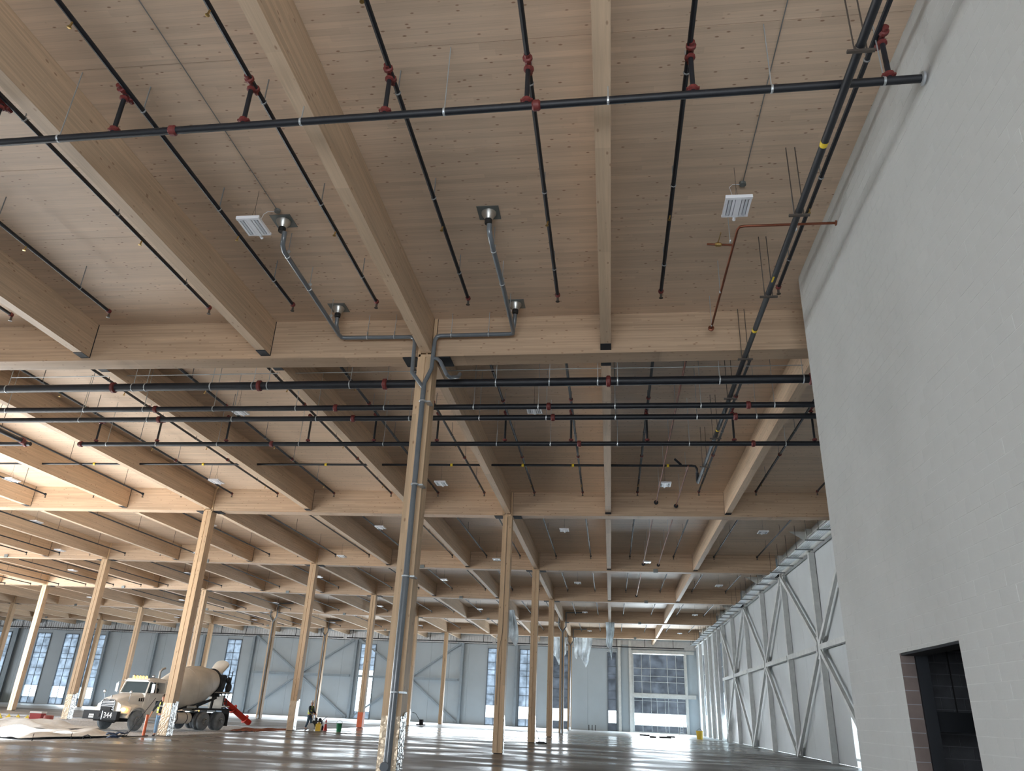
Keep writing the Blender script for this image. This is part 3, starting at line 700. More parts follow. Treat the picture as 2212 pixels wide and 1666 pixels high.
# four mains in the second bay
mA, _ = main_pipe('sprinkler_main', 'thickest black main just behind the nearest girder row', 18.36, ZC(8.13), .112, -19.5, 8, .0022, [-14.2, -9.75, -6.1, .02, 5.2], [-17.6, -13.6, -13.2, -11.2, -9.95, -9.5, -7.1, -3.0, -1.55, -.26, .26, 2.9, 5.0])
mB, _ = main_pipe('sprinkler_main', 'upper of the two close black mains crossing behind the drainpipe column', 20.05, ZC(8.14), .08, -22, 9, .0005, [-13.9, -8.1, -1.7, 3.9], [-19, -16.3, -14.3, -12.0, -9.35, -6.6, -3.9, -2.0, .2, 2.6, 4.6])
mC, _ = main_pipe('sprinkler_main', 'lower of the two close black mains crossing behind the drainpipe column', 21.08, ZC(8.20), .08, -20.6, 9, .0005, [-14.4, -7.9, -1.65, 3.7], [-20.2, -17.2, -14.8, -11.9, -9.1, -6.1, -3.9, -1.85, .22, 2.6, 4.3])
t = mC
obj('elbow', MB().tube([(-20.55, 21.08, ZC(8.185)), (-20.75, 21.12, ZC(8.185)), (-20.85, 21.35, ZC(8.185)), (-20.85, 23.2, ZC(8.2))], .08, 14), M['pipe'], t, True)
obj('coupling', MB().ring((-20.6, 21.08, ZC(8.185)), (1, 0, 0), .085, .12, .16, 14).ring((-20.85, 23.1, ZC(8.2)), (0, 1, 0), .085, .12, .16, 14), M['red'], t, True)
mD, zDf = main_pipe('sprinkler_main', 'lowest black main of the second bay with risers up to the branches', 23.45, ZC(8.19), .075, -18.9, 9, .0005, [-18.8, -11.6, -6.55, -.95, 4.6], [-17.8, -15.9, -13.6, -10.6, -7.6, -3.7, -1.9, .3, 2.6, 5.6])
for x in (-18.25, -15.9, -13.3, -10.3, -7.95, -5.75, -3.43, -1.22, 1.26, 4.02, 6.5):
    r_ = obj('riser', MB().tube([(x, 23.45, zDf(x)+.06), (x, 23.45, bz(x))], .036, 10), M['pipe'], mD, True)
    obj('coupling', MB().ring((x, 23.45, zDf(x)+.13), (0, 0, 1), .045, .075, .08, 12), M['red'], r_)
    obj('tee', MB().tube([(x, 23.27, bz(x)), (x, 23.63, bz(x))], .06, 10).ring((x, 23.45, bz(x)-.1), (0, 0, 1), .045, .07, .06, 12), M['red'], r_)
mE, zEf = main_pipe('sprinkler_main', 'short black main left of the gap in the second bay', 23.45, ZC(8.2), .075, -30, -20.8, .0, [-21.0, -22.3], [-23.6, -26.5])
for x in (-22.6,): obj('riser', MB().tube([(x, 23.45, ZC(8.25)), (x, 23.45, bz(x))], .036, 10), M['pipe'], mE, True)

# long gas-type line along the block wall with yellow bands, and its cross run at the far end
t = thing('long_pipe', 'long glossy black pipe with yellow bands running beside the white wall', 'pipe')
XL, ZL = 3.40, ZC(8.365)
obj('pipe', MB().tube([(XL, -4, ZL), (XL, 28.4, ZL), (XL, 28.52, ZL+.04), (XL, 28.56, ZL+.15), (XL, 28.56, ZC(8.80))], .060, 14), M['pipe'], t, True)
for yy in (9.72, 15.95, 22.6): obj('yellow_band', MB().ring((XL, yy, ZL), (0, 1, 0), .061, .063, .10, 16), M['yellow'], t)
obj('yellow_label', MB().box(XL-.052, XL-.02, 13.55, 13.75, ZL-.062, ZL-.05), M['yellow'], t)
for yy in (3.2, 7.85, 11.46, 14.30, 17.35, 19.9, 23.2, 26.2):
    cz = ZCEIL+dz(XL)
    if yy == 17.35: cz = ZGB+1.1
    g = MB().box(XL-.18, XL+.18, yy-.022, yy+.022, ZL-.10, ZL-.062).ring((XL, yy, ZL), (0, 1, 0), .061, .068, .03, 14)
    g.box(XL-.088, XL-.072, yy-.008, yy+.008, ZL-.1, cz).box(XL+.072, XL+.088, yy-.008, yy+.008, ZL-.1, cz)
    obj('trapeze_hanger', g, M['rod'], t)
t = thing('cross_pipe', 'thin black pipe with yellow bands passing through the beams of the second bay', 'pipe')
obj('pipe', MB().tube([(XL, 28.56, ZC(8.82)), (XL, 28.56, ZC(8.95)), (XL-.06, 28.56, ZC(9.06)), (XL-.2, 28.56, ZC(9.08)), (-27, 28.56, ZC(9.08))], .045, 12), M['pipe'], t, True)
for xx in (2.3, -1.4, -3.4, -6.3, -11.6, -17.0, -22): obj('yellow_band', MB().ring((xx, 28.56, ZC(9.08)), (1, 0, 0), .061, .063, .09, 12), M['yellow'], t)
obj('valve', MB().tube([(2.8, 28.56, ZC(9.12)), (2.55, 28.3, ZC(9.26))], .045, 8), M['pipe'], t)
# thin conduit strung across behind the first girder
t = thing('conduit', 'thin steel conduit strung across the second bay above the thick main', 'conduit')
obj('tube', MB().tube([(-18.5, 19.3, ZC(8.94)), (8, 19.3, ZC(9.02))], .013, 6), M['zinc'], t)
# ceiling conduits with round boxes
for (x, y1, n) in ((-7.05, 12.6, 'left light'), (2.69, 12.41, 'right light')):
    cz = ZCEIL+dz(x)-.02
    t = thing('conduit', f'thin ceiling conduit with round box beside the {n} of the nearest bay', 'conduit')
    obj('tube', MB().tube([(x, -2, cz), (x, y1, cz)], .009, 6), M['dull'], t)
    obj('junction_box', MB().tube([(x, y1, cz-.04), (x, y1, cz+.02)], .065, 14), M['galv'], t, True)
    lx = x-.15
    obj('cord', MB().tube([(x-.05, y1, cz-.02), (x-.2, y1-.02, cz-.03), (x-.27, y1-.05, cz-.12), (x-.24, y1-.3, ZC(9.0)+.05)], .006, 6), M['lamp_white'], t)
for (xa, ya, yb2) in ((2.1, YG[0]+.7, 33.4), (3.02, 28.0, 34.0), (2.1, YG[1]+.7, 48.4), (3.05, YG[1]+.7, 48.6), (2.1, YG[2]+.7, 62.0)):
    k = [q for q in range(6) if ya < YG[q]][0]
    t = thing('copper_pipe', f'dull brown pipe with round end cap at x side of row {ROWW[k]}' if 0 else f'dull brown pipe with round end cap, {"left" if xa < 2.5 else "right"} one before the {["first","second","third","fourth"][k]} girder row', 'pipe')
    z = ZC(8.9); obj('pipe', MB().tube([(xa, ya, z), (xa, yb2, z)], .03, 8), M['copper'], t, True)
    obj('end_cap', MB().ring((xa, yb2, z), (0, 1, 0), .07, .10, .06, 12), M['steel_dark'], t)
    yy = ya+1
    while yy < yb2: obj('hanger', MB().box(xa-.007, xa+.007, yy-.007, yy+.007, z, ZCEIL+dz(xa)), M['zinc'], t); yy += 3
# copper line with valve from the white wall
t = thing('copper_pipe', 'copper pipe with brass valve turning from the white wall to the girder', 'pipe')
zq = ZC(8.97)
obj('pipe', MB().tube([(4.53, 13.0, ZC(9.18)), (2.70, 12.70, zq), (2.62, 12.72, zq), (2.59, 12.80, zq), (2.57, 16.95, zq)], .027, 10), M['copper'], t, True)
obj('branch', MB().tube([(2.58, 13.35, zq), (2.05, 13.28, zq)], .024, 10), M['copper'], t, True)
v_ = obj('valve', MB().ring((2.28, 13.31, zq), (1, .1, 0), .03, .045, .14, 10), M['brass'], t)
obj('lever', MB().bar((2.28, 13.31, zq+.05), (2.30, 13.02, zq+.09), .012, .03).box(2.265, 2.295, 13.3, 13.33, zq, zq+.07), M['brass'], v_)
obj('end_cap', MB().ring((2.57, 16.97, zq), (0, 1, 0), .05, .075, .06, 14), M['copper'], t)
obj('wall_flange', MB().ring((4.53, 13.0, ZC(9.18)), (1, 0, 0), .03, .055, .03, 12), M['copper'], t)
for (x, yy) in ((3.72, 12.87), (2.5, 13.2), (2.56, 15.2), (2.56, 16.8)): obj('hanger', MB().box(x-.007, x+.007, yy-.007, yy+.007, zq, ZCEIL+dz(x)).ring((x, yy, zq+.0), (1, 0, 0), .03, .04, .03, 10), M['zinc'], t)

# ---------------------------------------------------------------- roof drains and the grey drainpipe
def drain(x, y, label):
    cz = ZCEIL+dz(x); t = thing('roof_drain', label, 'drain', (x, y, cz), group='roof drains')
    obj('plate', MB().box(-.235, .235, -.235, .235, -.012, -.002), M['galv'], t)
    obj('bowl', MB().tube([(0, 0, -.012), (0, 0, -.05), (0, 0, -.16), (0, 0, -.18)], [.16, .155, .085, .075], 18), M['cast'], t, True)
    obj('coupling', MB().ring((0, 0, -.23), (0, 0, 1), .07, .08, .13, 14), M['rubber'], t, True)
drain(-7.08, 13.0, 'square-plated roof drain next to the left ceiling light, left of the column')
drain(-7.14, 16.87, 'square-plated roof drain over the left bend of the drainpipe')
drain(-2.48, 13.0, 'square-plated roof drain far from the girder, right of the column')
drain(-2.36, 16.9, 'square-plated roof drain over the right bend of the drainpipe')
t = thing('drain_pipe', 'grey plastic drainpipe joining four roof drains and descending the nearest column', 'pipe')
P = M['pvc']; zr = ZC(9.13); yf = 17.3; cz = ZCEIL
obj('left_run', MB().tube([(-7.0, 12.98, cz-.3), (-7.0, 13.0, zr+.18), (-7.04, 13.08, zr+.06), (-7.07, 13.25, zr), (-7.11, 15, zr), (-7.13, 17.12, ZC(9.08)), (-7.1, 17.26, ZC(9.07)), (-7.0, yf, ZC(9.07)), (-5.22, yf, ZC(9.06)), (-5.12, yf, ZC(9.03)), (-5.07, yf, ZC(8.93)), (-5.06, yf, ZC(8.02)), (-4.70, yf, ZC(7.55))], .054, 14), P, t, True)
obj('left_drop', MB().tube([(-7.14, 16.87, cz-.3), (-7.14, 16.9, zr+.12), (-7.13, 17.05, zr-.02)], .052, 12), P, t, True)
obj('right_run', MB().tube([(-2.45, 12.98, cz-.3), (-2.45, 13.0, zr+.18), (-2.43, 13.08, zr+.06), (-2.42, 13.25, zr), (-2.41, 15, zr), (-2.42, 17.12, ZC(9.1)), (-2.44, 17.26, ZC(9.09)), (-2.55, yf, ZC(9.09)), (-4.38, yf, ZC(9.08)), (-4.48, yf, ZC(9.05)), (-4.53, yf, ZC(8.95)), (-4.55, yf, ZC(8.12)), (-4.70, yf, ZC(7.72)), (-4.71, yf, ZC(7.5))], .056, 14), P, t, True)
obj('right_drop', MB().tube([(-2.36, 16.9, cz-.3), (-2.37, 16.93, zr+.12), (-2.41, 17.05, zr-.02)], .052, 12), P, t, True)
obj('stub', MB().tube([(-4.53, yf, ZC(8.42)), (-4.42, yf, ZC(8.40)), (-4.33, yf, ZC(8.32)), (-4.13, yf, ZC(7.93)), (-4.07, yf+.15, ZC(7.93)), (-3.93, yf+.45, ZC(8.08)), (-3.92, yf+.62, ZC(8.24))], .05, 12), P, t, True)
obj('downpipe', MB().tube([(-4.71, yf, ZC(7.6)), (-4.70, yf, ZC(2.9)), (-4.70, yf, ZC(2.7)), (-4.72, yf, 0.02)], [.066, .066, .085, .085], 16), P, t, True)
for z in (7.2, 5.0, 2.8, .3): obj('strap', MB().ring((-4.70, yf, ZC(z)), (0, 0, 1), .09, .098, .045, 14).box(-4.62, -4.5, yf+.0, yf+.3, ZC(z)-.02, ZC(z)+.02), M['zinc'], t)
obj('cleanout', MB().ring((-4.74, yf-.10, .47), (0, 1, 0), .09, .10, .05, 16), P, t, True)
for (x, yy, z) in ((-7.07, 13.45, zr), (-7.1, 14.85, zr), (-7.12, 16.4, zr), (-2.42, 13.5, zr), (-2.41, 14.85, zr), (-2.42, 16.35, zr), (-6.4, yf, ZC(9.07)), (-5.65, yf, ZC(9.07)), (-4.1, yf, ZC(9.08)), (-3.1, yf, ZC(9.09))):
    ax_ = (0, 1, 0) if yy != yf else (1, 0, 0)
    obj('hanger', MB().ring((x, yy, z), ax_, .056, .064, .03, 14).box(x-.007, x+.007, yy-.007, yy+.007, z+.05, cz).ring((x, yy, z+.12), ax_, .03, .05, .02, 10), M['zinc'], t)

# ---------------------------------------------------------------- ceiling lights
def make_light():
    t = thing('ceiling_light', '', 'light', group='high-bay ceiling lights')
    W = M['lamp_white']
    obj('frame', MB().box(-.245, .245, -.32, -.26, -.03, .04).box(-.245, .245, .25, .29, -.02, .03).box(-.05, .05, -.3, .28, -.035, .05).box(-.24, .24, -.27, .26, .015, .03), W, t)
    for s in (-1, 1):
        for k in range(3):
            xc = s*(.085+k*.065); obj('lens', MB().box(xc-.022, xc+.022, -.25, .245, -.028, .012), M['lens'] if k == 1 else W, t)
    obj('sensor', MB().tube([(0, .29, 0), (0, .37, -.01)], .028, 10).ball((0, .38, -.015), .032), W, t)
    obj('suspension_rod', MB().tube([(0, -.2, .03), (0, -.1, .40), (0, .1, .02)], .004, 5).tube([(0, -.1, .40), (0, -.1, .86)], .005, 5), M['rod'], t)
    return t
lp = make_light()
rowsY = [(12.05, 1), (22.28, 0), (30.75, 1), (39.4, 0), (48.05, 1), (56.6, 0), (65.2, 1), (73.6, 0), (82.0, 1), (90.5, 0)]
LXa = [2.32, -7.18, -17.5, -27.65, -37.8, -47.9, -58.0]; LXb = [7.8, -2.35, -12.38, -22.25, -33.0, -42.9, -53]
used = False
for ri, (ly, kx) in enumerate(rowsY):
    for xi, lx in enumerate(LXa if kx else LXb):
        if ri == 0: lx = {2.32: 2.46, -7.18: -7.18}.get(lx, lx)
        if ri == 0 and xi > 1: continue
        if not seen(lx, ly, 8.95, 10, 10): continue
        z = ZC(8.93)+dz(lx)*.5
        lab = f'white slatted high-bay light, {FIRST[ri]} row from the camera, {FIRST[xi]} from the right'
        if not used: lp.location = (lx, ly, z); lp['label'] = lab; used = True
        else: dup(lp, (lx, ly, z), lab)

# ---------------------------------------------------------------- concrete mixer truck
GZ = -.05                                     # level of the gravel bed
M['t_white'] = mat('truck_paint', (.80, .78, .73), .35, 0, coat=.4, noise=.12, ns=1.5)
M['t_drum'] = mat('drum_paint', (.66, .62, .55), .55, 0, noise=.2, ns=1.2)
M['t_dark'] = mat('truck_chassis', (.022, .023, .026), .8, 0, noise=.3, ns=5)
M['t_bump'] = mat('truck_bumper', (.010, .012, .016), .75, 0)
M['tyre'] = mat('tyre_dusty', (.20, .225, .25), .9, 0, noise=.25, ns=6)
M['rim'] = mat('wheel_rim', (.20, .21, .22), .6, .3, noise=.3, ns=8)
M['chrome'] = mat('chrome', (.42, .44, .47), .35, .9, noise=0)
M['t_glass'] = mat('cab_glass', (.035, .05, .055), .06, 0, noise=0, coat=.5)
M['amber'] = mat('amber_lamp', (1., .45, .05), .3, 0, noise=0, emit=(1., .50, .08), es=5)
M['headlamp'] = mat('headlamp', (1., .85, .6), .3, 0, noise=0, emit=(1., .80, .45), es=4)
M['white_txt'] = mat('white_lettering', (.85, .85, .85), .5, noise=0)
M['chute_red'] = mat('red_chute', (.55, .035, .022), .45, 0)
def loft(mb, secs, cap=True):
    n = len(secs[0]); vs = [p for s_ in secs for p in s_]; fs = []
    for i in range(len(secs)-1):
        for j in range(n): fs.append((i*n+j, i*n+(j+1) % n, (i+1)*n+(j+1) % n, (i+1)*n+j))
    if cap: fs += [tuple(range(n-1, -1, -1)), tuple((len(secs)-1)*n+j for j in range(n))]
    return mb.add(vs, fs)
def sec(x, wb, wt, z0, z1, r=.12, xt=0):
    # rounded-top cross-section at x (wb/wt half widths, r corner radius)
    p = [(x, -wb, z0), (x+xt*.7, -wt, z1-r), (x+xt*.9, -wt+r*.3, z1-r*.3), (x+xt, -wt+r, z1)]
    return p+[(a, -b, c) for a, b, c in reversed(p)]
tk = thing('mixer_truck', 'white and beige concrete mixer truck with lit amber beacons on the gravel', 'truck', (-25.3, 39.9, GZ), math.atan2(.98, .19))
def T(name, mb, mt, par=None, smooth=False, bevel=0): return obj(name, mb, mt, par or tk, smooth, bevel)
# front bumper with its number, plate and tow hook
bp = T('bumper', MB().box(-1.46, -1.22, -1.08, 1.08, .50, .90), M['t_bump'], bevel=.02)
fc = bpy.data.curves.new('fleet_number', 'FONT'); fc.body = '344'; fc.size = .36; fc.extrude = .004; fc.align_x = 'CENTER'; fc.align_y = 'CENTER'; fc.materials.append(M['white_txt'])
fo = bpy.data.objects.new('fleet_number_text', fc); C.objects.link(fo); nm = bpy.data.meshes.new_from_object(fo.evaluated_get(bpy.context.evaluated_depsgraph_get())); bpy.data.objects.remove(fo)
nm.name = 'fleet_number'; fo = obj('fleet_number', nm, M['white_txt'], bp); fo.location = (-1.468, -.52, .70); fo.rotation_euler = (math.pi/2, 0, -math.pi/2)
pl_ = T('licence_plate', MB().box(-1.475, -1.462, .36, .66, .56, .74), M['white_txt'], bp)
pt = MB()
for i in range(5): pt.box(-1.478, -1.474, .40+i*.05, .425+i*.05, .61, .69)
T('plate_marks', pt, M['t_dark'], bp)
T('tow_hook', MB().ring((-1.47, .05, .70), (1, 0, 0), .05, .09, .05, 14), M['t_dark'], bp)
T('bumper_gap', MB().box(-1.466, -1.455, -.17, -.13, .50, .90), M['zinc'], bp)
# hood
hd = MB(); loft(hd, [sec(-1.02, .46, .44, .82, 1.42, .10), sec(-.95, .50, .48, .80, 1.52, .13), sec(-.4, .62, .60, .85, 1.66, .16), sec(.2, .78, .74, .95, 1.76, .18), sec(.5, .86, .82, 1.0, 1.80, .18)])
T('hood', hd, M['t_white'], smooth=True)
gr = T('grille', MB().box(-1.06, -1.0, -.40, .40, .92, 1.40), M['t_dark'])
for i in range(6):
    z = .98+i*.073; T('grille_bar', MB().box(-1.085, -1.055, -.38, .38, z-.012, z+.012), M['chrome'], gr)
T('grille_surround', MB().tube([(-1.07, -.42, .92), (-1.07, -.43, 1.34), (-1.07, -.34, 1.43), (-1.07, -.16, 1.46), (-1.07, 0, 1.40), (-1.07, .16, 1.46), (-1.07, .34, 1.43), (-1.07, .43, 1.34), (-1.07, .42, .92)], .028, 8), M['chrome'], gr, True)
T('grille_guard', MB().box(-1.12, -1.08, -.28, .38, .86, 1.08), M['t_dark'], gr)
T('hood_ornament', MB().box(-.98, -.90, -.015, .015, 1.53, 1.62), M['chrome'], hd and tk.children[-1])
for s in (-1, 1):
    # flared fender over the front wheel
    secs = []
    for a in range(0, 13):
        th = math.radians(8+a*13.5); cx, cz = 0, .50; r0 = .60
        x = cx-r0*math.cos(th)*1.08; z = cz+r0*math.sin(th)*1.02
        ox, oz = -math.cos(th)*.07, math.sin(th)*.07
        y0, y1 = s*.50, s*1.06
        secs.append([(x, y0, z), (x, y1, z), (x+ox, y1-s*.02, z+oz), (x+ox, y1-s*.25, z+oz+.05), (x+ox, y0, z+oz+.16)])
    T('fender', loft(MB(), secs), M['t_white'], smooth=True)
    T('fender_front', loft(MB(), [[(-.98, s*.42, .82), (-.98, s*.78, .82), (-.98, s*.74, 1.22), (-.98, s*.44, 1.38)], [(-.60, s*.55, .80), (-.62, s*1.04, .80), (-.50, s*1.02, 1.12), (-.5, s*.55, 1.46)]]), M['t_white'], smooth=True)
    T('headlight', MB().ball((-.86, s*.80, .99), .10, .22, .085, 14, 8), M['headlamp'] if s < 0 else M['headlamp'], smooth=True)
    T('indicator', MB().ball((-.80, s*.98, .98), .09, .10, .08, 10, 6), M['amber'], smooth=True)
    T('fender_mirror', MB().tube([(-.55, s*.78, 1.35), (-.60, s*.86, 1.78)], .012, 6).ball((-.60, s*.86, 1.82), .05, .085, .085, 10, 6), M['chrome'], smooth=True)
# cab
cb = MB()
loft(cb, [sec(.42, .88, .88, .80, 1.80, .06), sec(.50, .90, .90, .62, 1.82, .05), sec(1.86, .92, .92, .62, 1.82, .04), sec(1.92, .90, .90, .66, 1.82, .05)])
T('cab', cb, M['t_white'], smooth=True)
rf = MB(); loft(rf, [sec(.58, .80, .74, 2.36, 2.44, .03), sec(.66, .84, .78, 2.36, 2.53, .06), sec(1.2, .86, .80, 2.36, 2.58, .08), sec(1.84, .86, .80, 2.34, 2.54, .08)])
T('roof', rf, M['t_white'], smooth=True)
pil = MB()
for s in (-1, 1):
    pil.bar((.46, s*.85, 1.80), (.66, s*.78, 2.40), .06, .08).bar((1.12, s*.88, 1.80), (1.12, s*.82, 2.38), .05, .05).bar((1.84, s*.88, 1.80), (1.82, s*.81, 2.40), .10, .10)
pil.box(1.80, 1.86, -.86, .86, 1.80, 2.36)
T('pillar', pil, M['t_white'])
T('windscreen', MB().add([(.47, -.83, 1.82), (.47, .83, 1.82), (.66, .77, 2.37), (.66, -.77, 2.37), (.49, -.83, 1.82), (.49, .83, 1.82), (.68, .77, 2.37), (.68, -.77, 2.37)], [(0, 3, 2, 1), (4, 5, 6, 7), (0, 1, 5, 4), (2, 3, 7, 6), (1, 2, 6, 5), (3, 0, 4, 7)]), M['t_glass'])
for s in (-1, 1):
    T('side_window', MB().add([(.56, s*.865, 1.84), (1.10, s*.865, 1.84), (1.10, s*.82, 2.34), (.70, s*.81, 2.34)], [(0, 1, 2, 3)] if s < 0 else [(3, 2, 1, 0)]), M['t_glass'])
    if s > 0: T('side_window', MB().add([(1.14, s*.865, 1.84), (1.78, s*.865, 1.84), (1.78, s*.81, 2.34), (1.14, s*.82, 2.34)], [(3, 2, 1, 0)]), M['t_glass'])
    dd = T('door', MB().box(.66, 1.74, s*.925-.012, s*.925+.012, .82, 1.80), M['t_white'], bevel=.01)
    T('door_handle', MB().box(1.55, 1.68, s*.945-.01, s*.945+.01, 1.46, 1.50), M['t_dark'], dd)
    T('door_window', MB().box(1.20, 1.46, s*.937-.004, s*.937+.004, 1.18, 1.45), M['t_glass'], dd)
    mi = T('mirror', MB().tube([(.55, s*.92, 1.75), (.52, s*1.16, 1.80), (.52, s*1.18, 2.32), (.60, s*.88, 2.40)], .014, 6).box(.50, .54, s*1.20-.09, s*1.20+.09, 1.84, 2.26), M['chrome'])
    T('cab_step', MB().box(.70, 1.35, s*.98-.12, s*.98+.12, .36, .40).box(.72, 1.3, s*1.0-.1, s*1.0+.1, .62, .65).box(.70, .73, s*.98-.12, s*.98+.12, .38, .80), M['zinc'])
T('side_vents', MB().box(.12, .20, -.80, -.785, 1.40, 1.56).box(.24, .32, -.825, -.81, 1.40, 1.58).box(.36, .44, -.85, -.835, 1.40, 1.60), M['t_dark'])
T('sun_visor', MB().bar((.56, -.78, 2.42), (.56, .78, 2.42), .12, .04), M['t_white'])
for yv in (-.42, -.2, 0, .2, .42): T('beacon', MB().ball((.72, yv, 2.62), .055, .06, .05, 10, 6).box(.68, .76, yv-.05, yv+.05, 2.54, 2.60), M['amber'], smooth=True)
for yv in (-.68, .62): T('work_lamp', MB().ball((.95, yv, 2.66), .07, .09, .07, 10, 6), M['chrome'], smooth=True)
T('exhaust_stack', MB().tube([(2.02, -.10, .9), (2.02, -.10, 2.95), (2.10, -.14, 3.08), (2.24, -.20, 3.14)], .062, 10), M['cast'], smooth=True)
T('air_cleaner', MB().tube([(2.03, -.72, 1.5), (2.03, -.72, 2.45)], [.15, .15], 12).tube([(2.03, -.72, 2.45), (2.03, -.72, 2.56)], [.17, .10], 12), M['cast'], smooth=True)
# chassis
T('frame_rail', MB().box(-1.2, 7.5, -.44, -.34, .62, .90).box(-1.2, 7.5, .34, .44, .62, .90).box(-.9, -.6, -.4, .4, .45, .85).box(-.1, .1, -.9, .9, .42, .54).box(5.1, 5.35, -.9, .9, .40, .60).box(6.5, 6.75, -.9, .9, .40, .60).box(4.9, 6.9, -.3, .3, .4, .9), M['t_dark'])
T('engine_underside', MB().box(-.9, .6, -.32, .32, .40, .85).tube([(-1.1, -.6, .52), (-.7, .1, .42), (-1.1, .6, .5)], .04, 6).tube([(-1.15, .3, .45), (-.6, -.2, .36), (-.9, -.6, .45)], .03, 6).box(-1.1, -.9, -.7, .7, .42, .56), M['t_dark'])
T('fuel_tank', MB().tube([(2.55, -.76, .62), (2.60, -.76, .62), (4.15, -.76, .62), (4.20, -.76, .62)], [.20, .29, .29, .20], 18), M['t_drum'], smooth=True)
T('tank_strap', MB().ring((3.0, -.76, .62), (1, 0, 0), .29, .30, .06, 18).ring((3.8, -.76, .62), (1, 0, 0), .29, .30, .06, 18), M['t_dark'])
T('tool_box', MB().box(2.0, 2.5, -.95, -.5, .45, .98), M['t_drum'], bevel=.02)
T('water_tank', MB().tube([(3.9, -.62, 1.18), (4.7, -.62, 1.18)], [.17, .17], 12), M['cast'], smooth=True)
T('deck_rail', MB().bar((4.4, -1.0, 1.12), (7.35, -1.0, 1.12), .06, .10).bar((4.4, -.5, 1.08), (7.35, -.5, 1.08), .06, .06).box(4.4, 7.4, -1.05, .95, 1.05, 1.09), M['t_dark'])
T('mud_flap', MB().box(7.32, 7.36, -1.08, -.55, .22, 1.05).box(7.32, 7.36, .55, 1.08, .22, 1.05), M['rubber'])
T('side_marker', MB().ball((4.62, -1.06, 1.02), .035), M['amber'])
# wheels
def wheel(x, y, dual, name='wheel'):
    s = -1 if y < 0 else 1; R_ = .485; wdt = .26
    for q in ([0, -.31*s] if dual else [0]):
        yo = y+q; ys = [yo-wdt/2, yo-wdt/2+.02, yo-wdt/2+.07, yo+wdt/2-.07, yo+wdt/2-.02, yo+wdt/2]
        prof = [.30, .43, R_, R_, .43, .30]
        wh = T(name, MB().tube([(x, yy, R_) for yy in ys], prof, 28), M['tyre'], smooth=True)
        if q == 0:
            f = y+s*(wdt/2)
            T('rim', MB().tube([(x, f-s*.03, R_), (x, f+s*.005, R_), (x, f-s*.0, R_)], [.29, .285, .24], 24).tube([(x, f-s*.06, R_), (x, f+s*(.05 if not dual else -.02), R_)], [.24, .17 if not dual else .22], 20).tube([(x, f-s*.04, R_), (x, f+s*.09, R_)], [.10, .085], 14), M['rim'], wh, True)
            nuts = MB()
            for k in range(10):
                a = k*math.pi/5; nuts.tube([(x+.155*math.cos(a), f-s*.02, R_+.155*math.sin(a)), (x+.155*math.cos(a), f+s*.075, R_+.155*math.sin(a))], .016, 6)
            T('wheel_nut', nuts, M['cast'], wh)
for y in (-.98, .98):
    wheel(0, y, False)
    for x in (5.22, 6.62): wheel(x, y, True)
# drum: a lathe about a tilted axis
A0, A1 = Vector((2.15, 0, 1.72)), Vector((6.75, 0, 2.72)); ad = (A1-A0)
pr = [(0, .10), (.01, .42), (.08, .62), (.2, .90), (.32, 1.06), (.45, 1.14), (.58, 1.13), (.72, 1.02), (.86, .80), (.97, .62), (1.0, .58)]
T('drum', MB().tube([A0+ad*t for t, r in pr], [r for t, r in pr], 36), M['t_drum'], smooth=True)
sm = MB()
for t, r in ((.2, .90), (.45, 1.14), (.72, 1.02)): sm.ring(A0+ad*t, ad, r-.02, r+.006, .03, 36)
T('drum_seam', sm, M['t_drum'])
T('drum_ring', MB().ring(A0+ad*.965, ad, .64, .70, .16, 36), M['t_dark'], smooth=True)
T('drum_pedestal', MB().bar((6.3, -.5, 1.05), (6.5, -.42, 2.0), .1, .12).bar((6.3, .5, 1.05), (6.5, .42, 2.0), .1, .12).bar((6.6, -.7, 1.9), (6.6, .7, 1.9), .14, .2).bar((4.3, -.55, 1.05), (6.5, -.62, 1.75), .08, .12).bar((2.3, -.3, 1.0), (2.3, -.3, 1.5), .3, .3).box(2.1, 2.5, -.35, .35, .9, 1.35).bar((3.0, -.7, 1.0), (6.2, -.75, 1.7), .07, .08), M['t_dark'])
# charge hopper, collector and ladder at the rear
hs = []
for i in range(9):
    a = math.radians(-100+i*25)
    hs.append([(6.75+.0+.42*0, .50*math.sin(a), 3.12+.10*math.cos(a)), (7.25, .55*math.sin(a), 3.62+.28*math.cos(a)), (7.30, .52*math.sin(a), 3.60+.26*math.cos(a)), (6.80, .47*math.sin(a), 3.08+.08*math.cos(a))])
T('charge_hopper', loft(MB(), hs), M['t_drum'], smooth=True)
T('discharge_collector', loft(MB(), [[(6.95, -.62, 3.05), (6.95, .62, 3.05), (7.35, .5, 3.0), (7.35, -.5, 3.0)], [(7.0, -.45, 2.3), (7.0, .45, 2.3), (7.45, .35, 2.3), (7.45, -.35, 2.3)], [(7.15, -.2, 1.95), (7.15, .2, 1.95), (7.45, .2, 1.95), (7.45, -.2, 1.95)]]), M['t_dark'])
ld = MB().bar((7.05, -.72, 1.1), (7.2, -.72, 3.55), .04, .04).bar((7.35, -.72, 1.1), (7.5, -.72, 3.3), .04, .04)
for i in range(8): ld.bar((7.07+i*.02, -.72, 1.3+i*.27), (7.38+i*.02, -.72, 1.3+i*.27), .03, .03)
T('ladder', ld, M['t_dark'])
T('hose_reel', MB().ring((7.2, -.82, 2.35), (0, 1, 0), .16, .26, .14, 16).box(6.9, 7.3, -.95, -.6, 1.98, 2.1).ball((7.25, -.7, 2.75), .18), M['t_dark'])
T('rear_platform', MB().box(6.75, 7.45, -1.0, .4, 2.02, 2.08).box(7.0, 7.5, -.9, .8, 1.25, 1.32).box(7.3, 7.45, -.5, .5, 1.1, 1.9), M['t_drum'])
